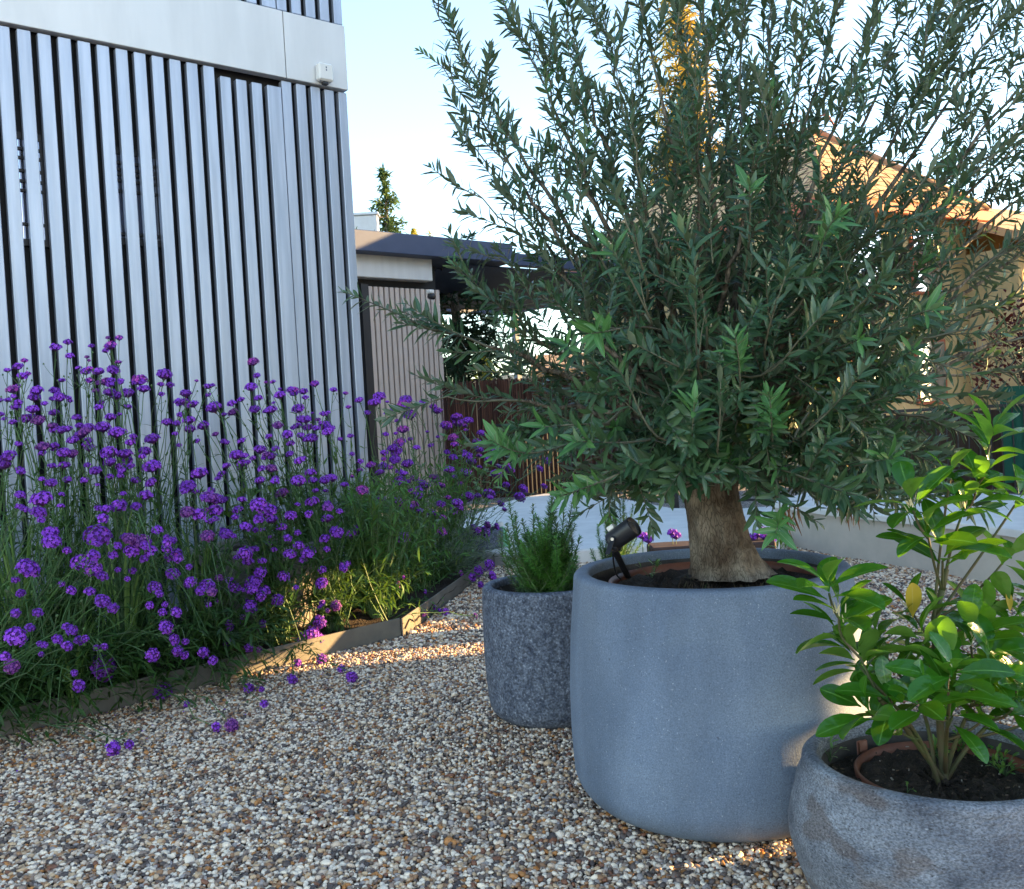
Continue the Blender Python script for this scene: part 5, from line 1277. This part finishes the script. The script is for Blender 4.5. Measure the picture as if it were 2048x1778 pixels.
for k, (x, y, n, lp, dy) in enumerate(WH):
    n = n + 2 if k < 7 or k > 16 else n + 1
    P = at(x, y, 2.25 + dy)
    if k in (0, 1, 2, 3): a = J3 if k == 3 else at(*[(1967, 955), (1950, 990), (1925, 1027)][k], 2.25)
    elif k in (4, 5): a = J2 if k == 5 else at(1857, 1077, 2.2)
    elif k == 6: a = J2
    elif k in (7, 8, 9, 10): a = at(*[(1678, 1236), (1687, 1280), (1722, 1318), (1760, 1400)][k - 7], 2.14)
    elif k == 13: a = J1
    else:
        dd_ = [np.linalg.norm(q - P) + 4 * max(0, q[2] - P[2] + .03) for q in MS]; a = MS[int(np.argmin(dd_))]
    if k == 10: st.tube(bez(SB, at(1790, 1420, 2.18), a, 7), [.007, .005], 6, cap=False)
    ax = stem_to(a, P)
    ax = unit(ax + UP * .45)
    ph_ = rng.uniform(0, 6.28); A_ = unit(np.cross(ax, np.array([.2, 1, .1]))); B_ = np.cross(ax, A_)
    for i in range(n):
        t = ph_ + i * 2.4 + rng.normal(0, .15); sd = A_ * math.cos(t) + B_ * math.sin(t)
        ang = R(rng.uniform(48, 82)) if i < n - 2 else R(rng.uniform(18, 40))
        D = unit(ax * math.cos(ang) + sd * math.sin(ang)); Lq = lp / FPX * 2.25 * rng.uniform(.88, 1.15) * (.8 if i >= n - 2 else 1)
        sl_.add(P + ax * (.008 * i - .02) + D * .008, D, ax + rng.standard_normal(3) * .12, Lq, Lq * rng.uniform(.40, .49), rng.uniform(.12, .42), rng.uniform(.2, .5))
    if k in (3, 4, 8, 11, 16) :
        fb_ = Leaves()
        for _ in range(9): fb_.add(P + ax * .01 + rng.standard_normal(3) * .008, unit(ax + rvec() * .5), rvec(), rng.uniform(.014, .026), .004, 0, .2)
        fb_.build('flower_bud', M['bud'], gs, NEEDLE)
yl = Leaves(); P = at(1825, 1236, 2.22)
yl.add(P, unit(UP + np.array([0, -.15, 0])), np.array([.25, -1, .2]), .085, .045, .05, .2)
yl.build('yellow_leaf', M['shrub_yellow'], gs, FINE); yl = Leaves()
P = at(2020, 1225, 2.3); yl.add(P, unit(UP + np.array([-.05, 0, 0])), np.array([.4, -1, .2]), .05, .022, .1, .4)
# petioles follow the whorls: short stalks
st.build('stems', M['shrub_stem'], gs, True)
sl_.build('leaves', M['shrub_leaf'], gs, FINE); yl.build('yellow_leaf', M['shrub_yellow'], gs, FINE)


# ------------------------------------------------------------------ weeds in the pots
def weed(base, n, L0, label, mat, name='weed'):
    t = thing(name, base, label, 'weed', 'small weeds in the pots'); l_ = Leaves(); s_ = MB()
    for i in range(n):
        d = rvec(); d[2] = abs(d[2]) + .5; e = base + unit(d) * L0 * rng.uniform(.4, 1.2); s_.tube([base - UP * .005, base * .5 + e * .5 + UP * .003, e], [.0012, .0008], 4)
        for _ in range(3): l_.add(e, unit(unit(d) + rvec() * .8), UP + rvec() * .3, L0 * rng.uniform(.35, .6), L0 * .16, .2, .3)
    s_.build('stems', M['verb_stem'], t); l_.build('leaves', M[mat], t, BROAD)
weed(gz(1302, 1158, BPZ - .07), 7, .05, 'thin pale weed beside the spotlight in the largest pot', 'grass')
weed(gz(1460, 1160, BPZ - .06), 4, .03, 'tiny green weed at the front rim of the largest pot', 'grass')
weed(gz(1560, 1118, BPZ - .07), 8, .06, 'leafy weed at the right of the olive trunk', 'bed_leaf')
weed(gz(1660, 1520, FZ - .06), 7, .045, 'pale rosette weed at the left rim of the front pot', 'grass')
weed(gz(1815, 1582, FZ - .065), 3, .02, 'two leaved sprout at the front rim of the front pot', 'bed_leaf')
for i, (x, y, lab) in enumerate(((1930, 1505, 'soft green weed tuft in the middle of the front pot'), (1990, 1500, 'fern like weed tuft in the right half of the front pot'), (1880, 1518, 'low weed tuft below the shrub stems in the front pot'), (2010, 1550, 'round leaved weed near the right rim of the front pot'))):
    weed(gz(x, y, FZ - .07), 16, .045, lab, 'bed_leaf' if i != 1 else 'rosemary')
lt = MB()
for _ in range(110):
    a = rng.uniform(0, 6.28); r = .25 * rng.random() ** .5; p = FP + np.array([r * math.cos(a), r * math.sin(a), FZ - .062]); d = rvec(); d[2] *= .2; d = unit(d)
    lt.box(p, (d, unit(np.cross(UP, d)), unit(np.cross(d, np.cross(UP, d)))), (rng.uniform(.001, .006), rng.uniform(.0008, .002), .0012))
for _ in range(150):
    a = rng.uniform(0, 6.28); r = .32 * rng.random() ** .5; p = BP + np.array([r * math.cos(a), r * math.sin(a), BPZ - .07]); d = rvec(); d[2] *= .2; d = unit(d)
    lt.box(p, (d, unit(np.cross(UP, d)), unit(np.cross(d, np.cross(UP, d)))), (rng.uniform(.002, .011), rng.uniform(.001, .004), .0012))
o = lt.build('bark_litter', islandmat('litter', [(0, (.06, .035, .02)), (.5, (.12, .08, .05)), (.85, (.3, .25, .2)), (1, (.12, .06, .03))], .9)); tag(o, 'small chips of bark and dry leaf lying on the soil of the pots', 'litter', None, 'stuff')

# ------------------------------------------------------------------ spotlight in the big pot
Lc = at(1246, 1068, 2.78); La = unit(at(1272, 1050, 2.755) - at(1222, 1086, 2.80))
spt = thing('garden_spotlight', np.array([*gz(1258, 1150, BPZ - .08)[:2], BPZ - .085]), 'small black spotlight on a spike at the left rim of the largest pot', 'spotlight')
def cyl(mb, a, b, prof, seg=36, m=0):
    a = np.array(a); d = unit(np.array(b) - a); Ln = np.linalg.norm(np.array(b) - a); x = unit(np.cross(d, UP)); y = np.cross(d, x); V = []; n = len(prof)
    for (r, z) in prof:
        for k in range(seg): t = 2 * math.pi * k / seg; V.append(a + d * z * Ln + x * r * math.cos(t) + y * r * math.sin(t))
    i = np.arange(n - 1)[:, None] * seg; j = np.arange(seg)[None, :]; jn = (j + 1) % seg
    mb.add(np.array(V), np.stack([i + j, i + jn, i + seg + jn, i + seg + j], -1).reshape(-1, 4), m)
mb = MB(); cyl(mb, Lc - La * .048, Lc + La * .045, [(0, 0), (.025, 0), (.028, .03), (.029, .1), (.0305, .97), (.0305, 1.0), (.027, 1.0), (.026, .9), (0, .88)]); mb.build('housing', M['black_metal'], spt, True)
mb = MB(); cyl(mb, Lc + La * .034, Lc + La * .039, [(.0258, 0), (.0255, 1), (0, 1)]); mb.build('lens', M['glass'], spt)
kx = unit(np.cross(La, UP))
jb = at(1228, 1098, 2.77); sb_ = np.array([*gz(1262, 1150, BPZ - .07)[:2], BPZ - .10])
mb = MB(); ax_ = unit(sb_ - jb); mb.box((jb + sb_) / 2, (ax_, unit(np.cross(ax_, [0, 1, 0])), unit(np.cross(ax_, np.cross(ax_, [0, 1, 0])))), (np.linalg.norm(sb_ - jb) / 2, .010, .007), 0, .003); mb.build('spike', M['black_metal'], spt)
for sg in (1, -1):
    a_ = Lc - La * .02 + kx * .034 * sg; b_ = jb + kx * .034 * sg
    mb = MB(); dd = unit(b_ - a_); mb.box((a_ + b_) / 2, (dd, kx, np.cross(dd, kx)), (np.linalg.norm(b_ - a_) / 2 + .012, .002, .010), 0, .001)
    if sg == 1: mb.box(jb, (kx, dd, np.cross(kx, dd)), (.033, .002, .010), 0, .001)
    mb.build('bracket', M['black_metal'], spt)
f_ = at(1226, 1087, 2.72)
mb = MB(); q = Lc - La * .02 - kx * .0372; cyl(mb, q + kx * .001, q - kx * .002, [(0, 0), (.005, 0), (.005, 1), (0, 1)], 14)
q = Lc - La * .02 + kx * .0362; cyl(mb, q - kx * .001, q + kx * .003, [(0, 0), (.005, 0), (.005, 1), (0, 1)], 14); mb.build('screw', pmat('steel_screw', (.6, .6, .62), .3, .9), spt)
up_ = unit(np.cross(kx, La)); up_ = up_ if up_[2] > 0 else -up_
mb = MB(); mb.box(Lc - La * .022 + up_ * .036, (La, kx, up_), (.012, .008, .007), 0, .002); mb.build('sensor', M['white_plastic'], spt)
mb = MB(); c0 = Lc - La * .04; mb.tube(bez(c0, c0 + np.array([-.01, .02, -.13]), sb_ + np.array([-.02, 0, .018]), 14), [.0028, .0028], 7); mb.tube(bez(sb_ + np.array([-.02, 0, .018]), sb_ + np.array([.05, -.04, .03]), sb_ + np.array([.13, .02, .02]), 12), [.0028, .0028], 7); mb.build('cable', M['black_metal'], spt, True)

mp_ = Leaves()                              # soil and moss heaped round the trunk
for _ in range(420):
    a_ = rng.uniform(0, 6.28); rr = rng.uniform(.10, .17); p = np.array([tops[0][0] + rr * math.cos(a_), tops[0][1] + rr * math.sin(a_), BPZ - .062]); mp_.add(p, unit(UP * rng.uniform(.2, 1) + rvec()), rvec(), rng.uniform(.008, .03), .004, .3, .3)
o = mp_.build('dry_straw', islandmat('straw', [(0, (.06, .04, .025)), (.5, (.14, .10, .06)), (1, (.05, .07, .025))], .9, interp='LINEAR'), None, NEEDLE); tag(o, 'dry straw and moss round the foot of the olive trunk', 'litter', None, 'stuff')
pt_ = Leaves()
for _ in range(130):
    t_ = rng.uniform(-.2, 1.0); q = E0 + (E1 - E0) * t_ - en * abs(rng.normal(.05, .28)); pt_.add(np.array([q[0], q[1], .014]), rvec() * [1, 1, .2], UP + rvec() * .3, rng.uniform(.006, .011), .006, .1, .3)
o = pt_.build('fallen_petals', M['petal'], None, BROAD); tag(o, 'tiny fallen purple petals scattered on the gravel along the bed', 'petals', None, 'stuff')
# fallen leaf and bird speck on the pot, dry leaves on the gravel
fl = Leaves()
for (x, y) in ((450, 1500), (720, 1560), (980, 1600), (1340, 1745), (300, 1600), (860, 1400), (1180, 1700), (620, 1420), (760, 1660), (540, 1690), (1010, 1520), (120, 1560), (930, 1340), (1080, 1740), (400, 1440), (660, 1500)):
    p = gz(x, y, .016); a = rng.uniform(0, 6.28); fl.add(p, np.array([math.cos(a), math.sin(a), .1]), UP + rvec() * .3, rng.uniform(.04, .06), .013, .1, .4)
o = fl.build('fallen_leaves', M['dry_leaf'], None, OLIVE); tag(o, 'thin dry brown leaves scattered over the gravel', 'leaves', None, 'stuff')
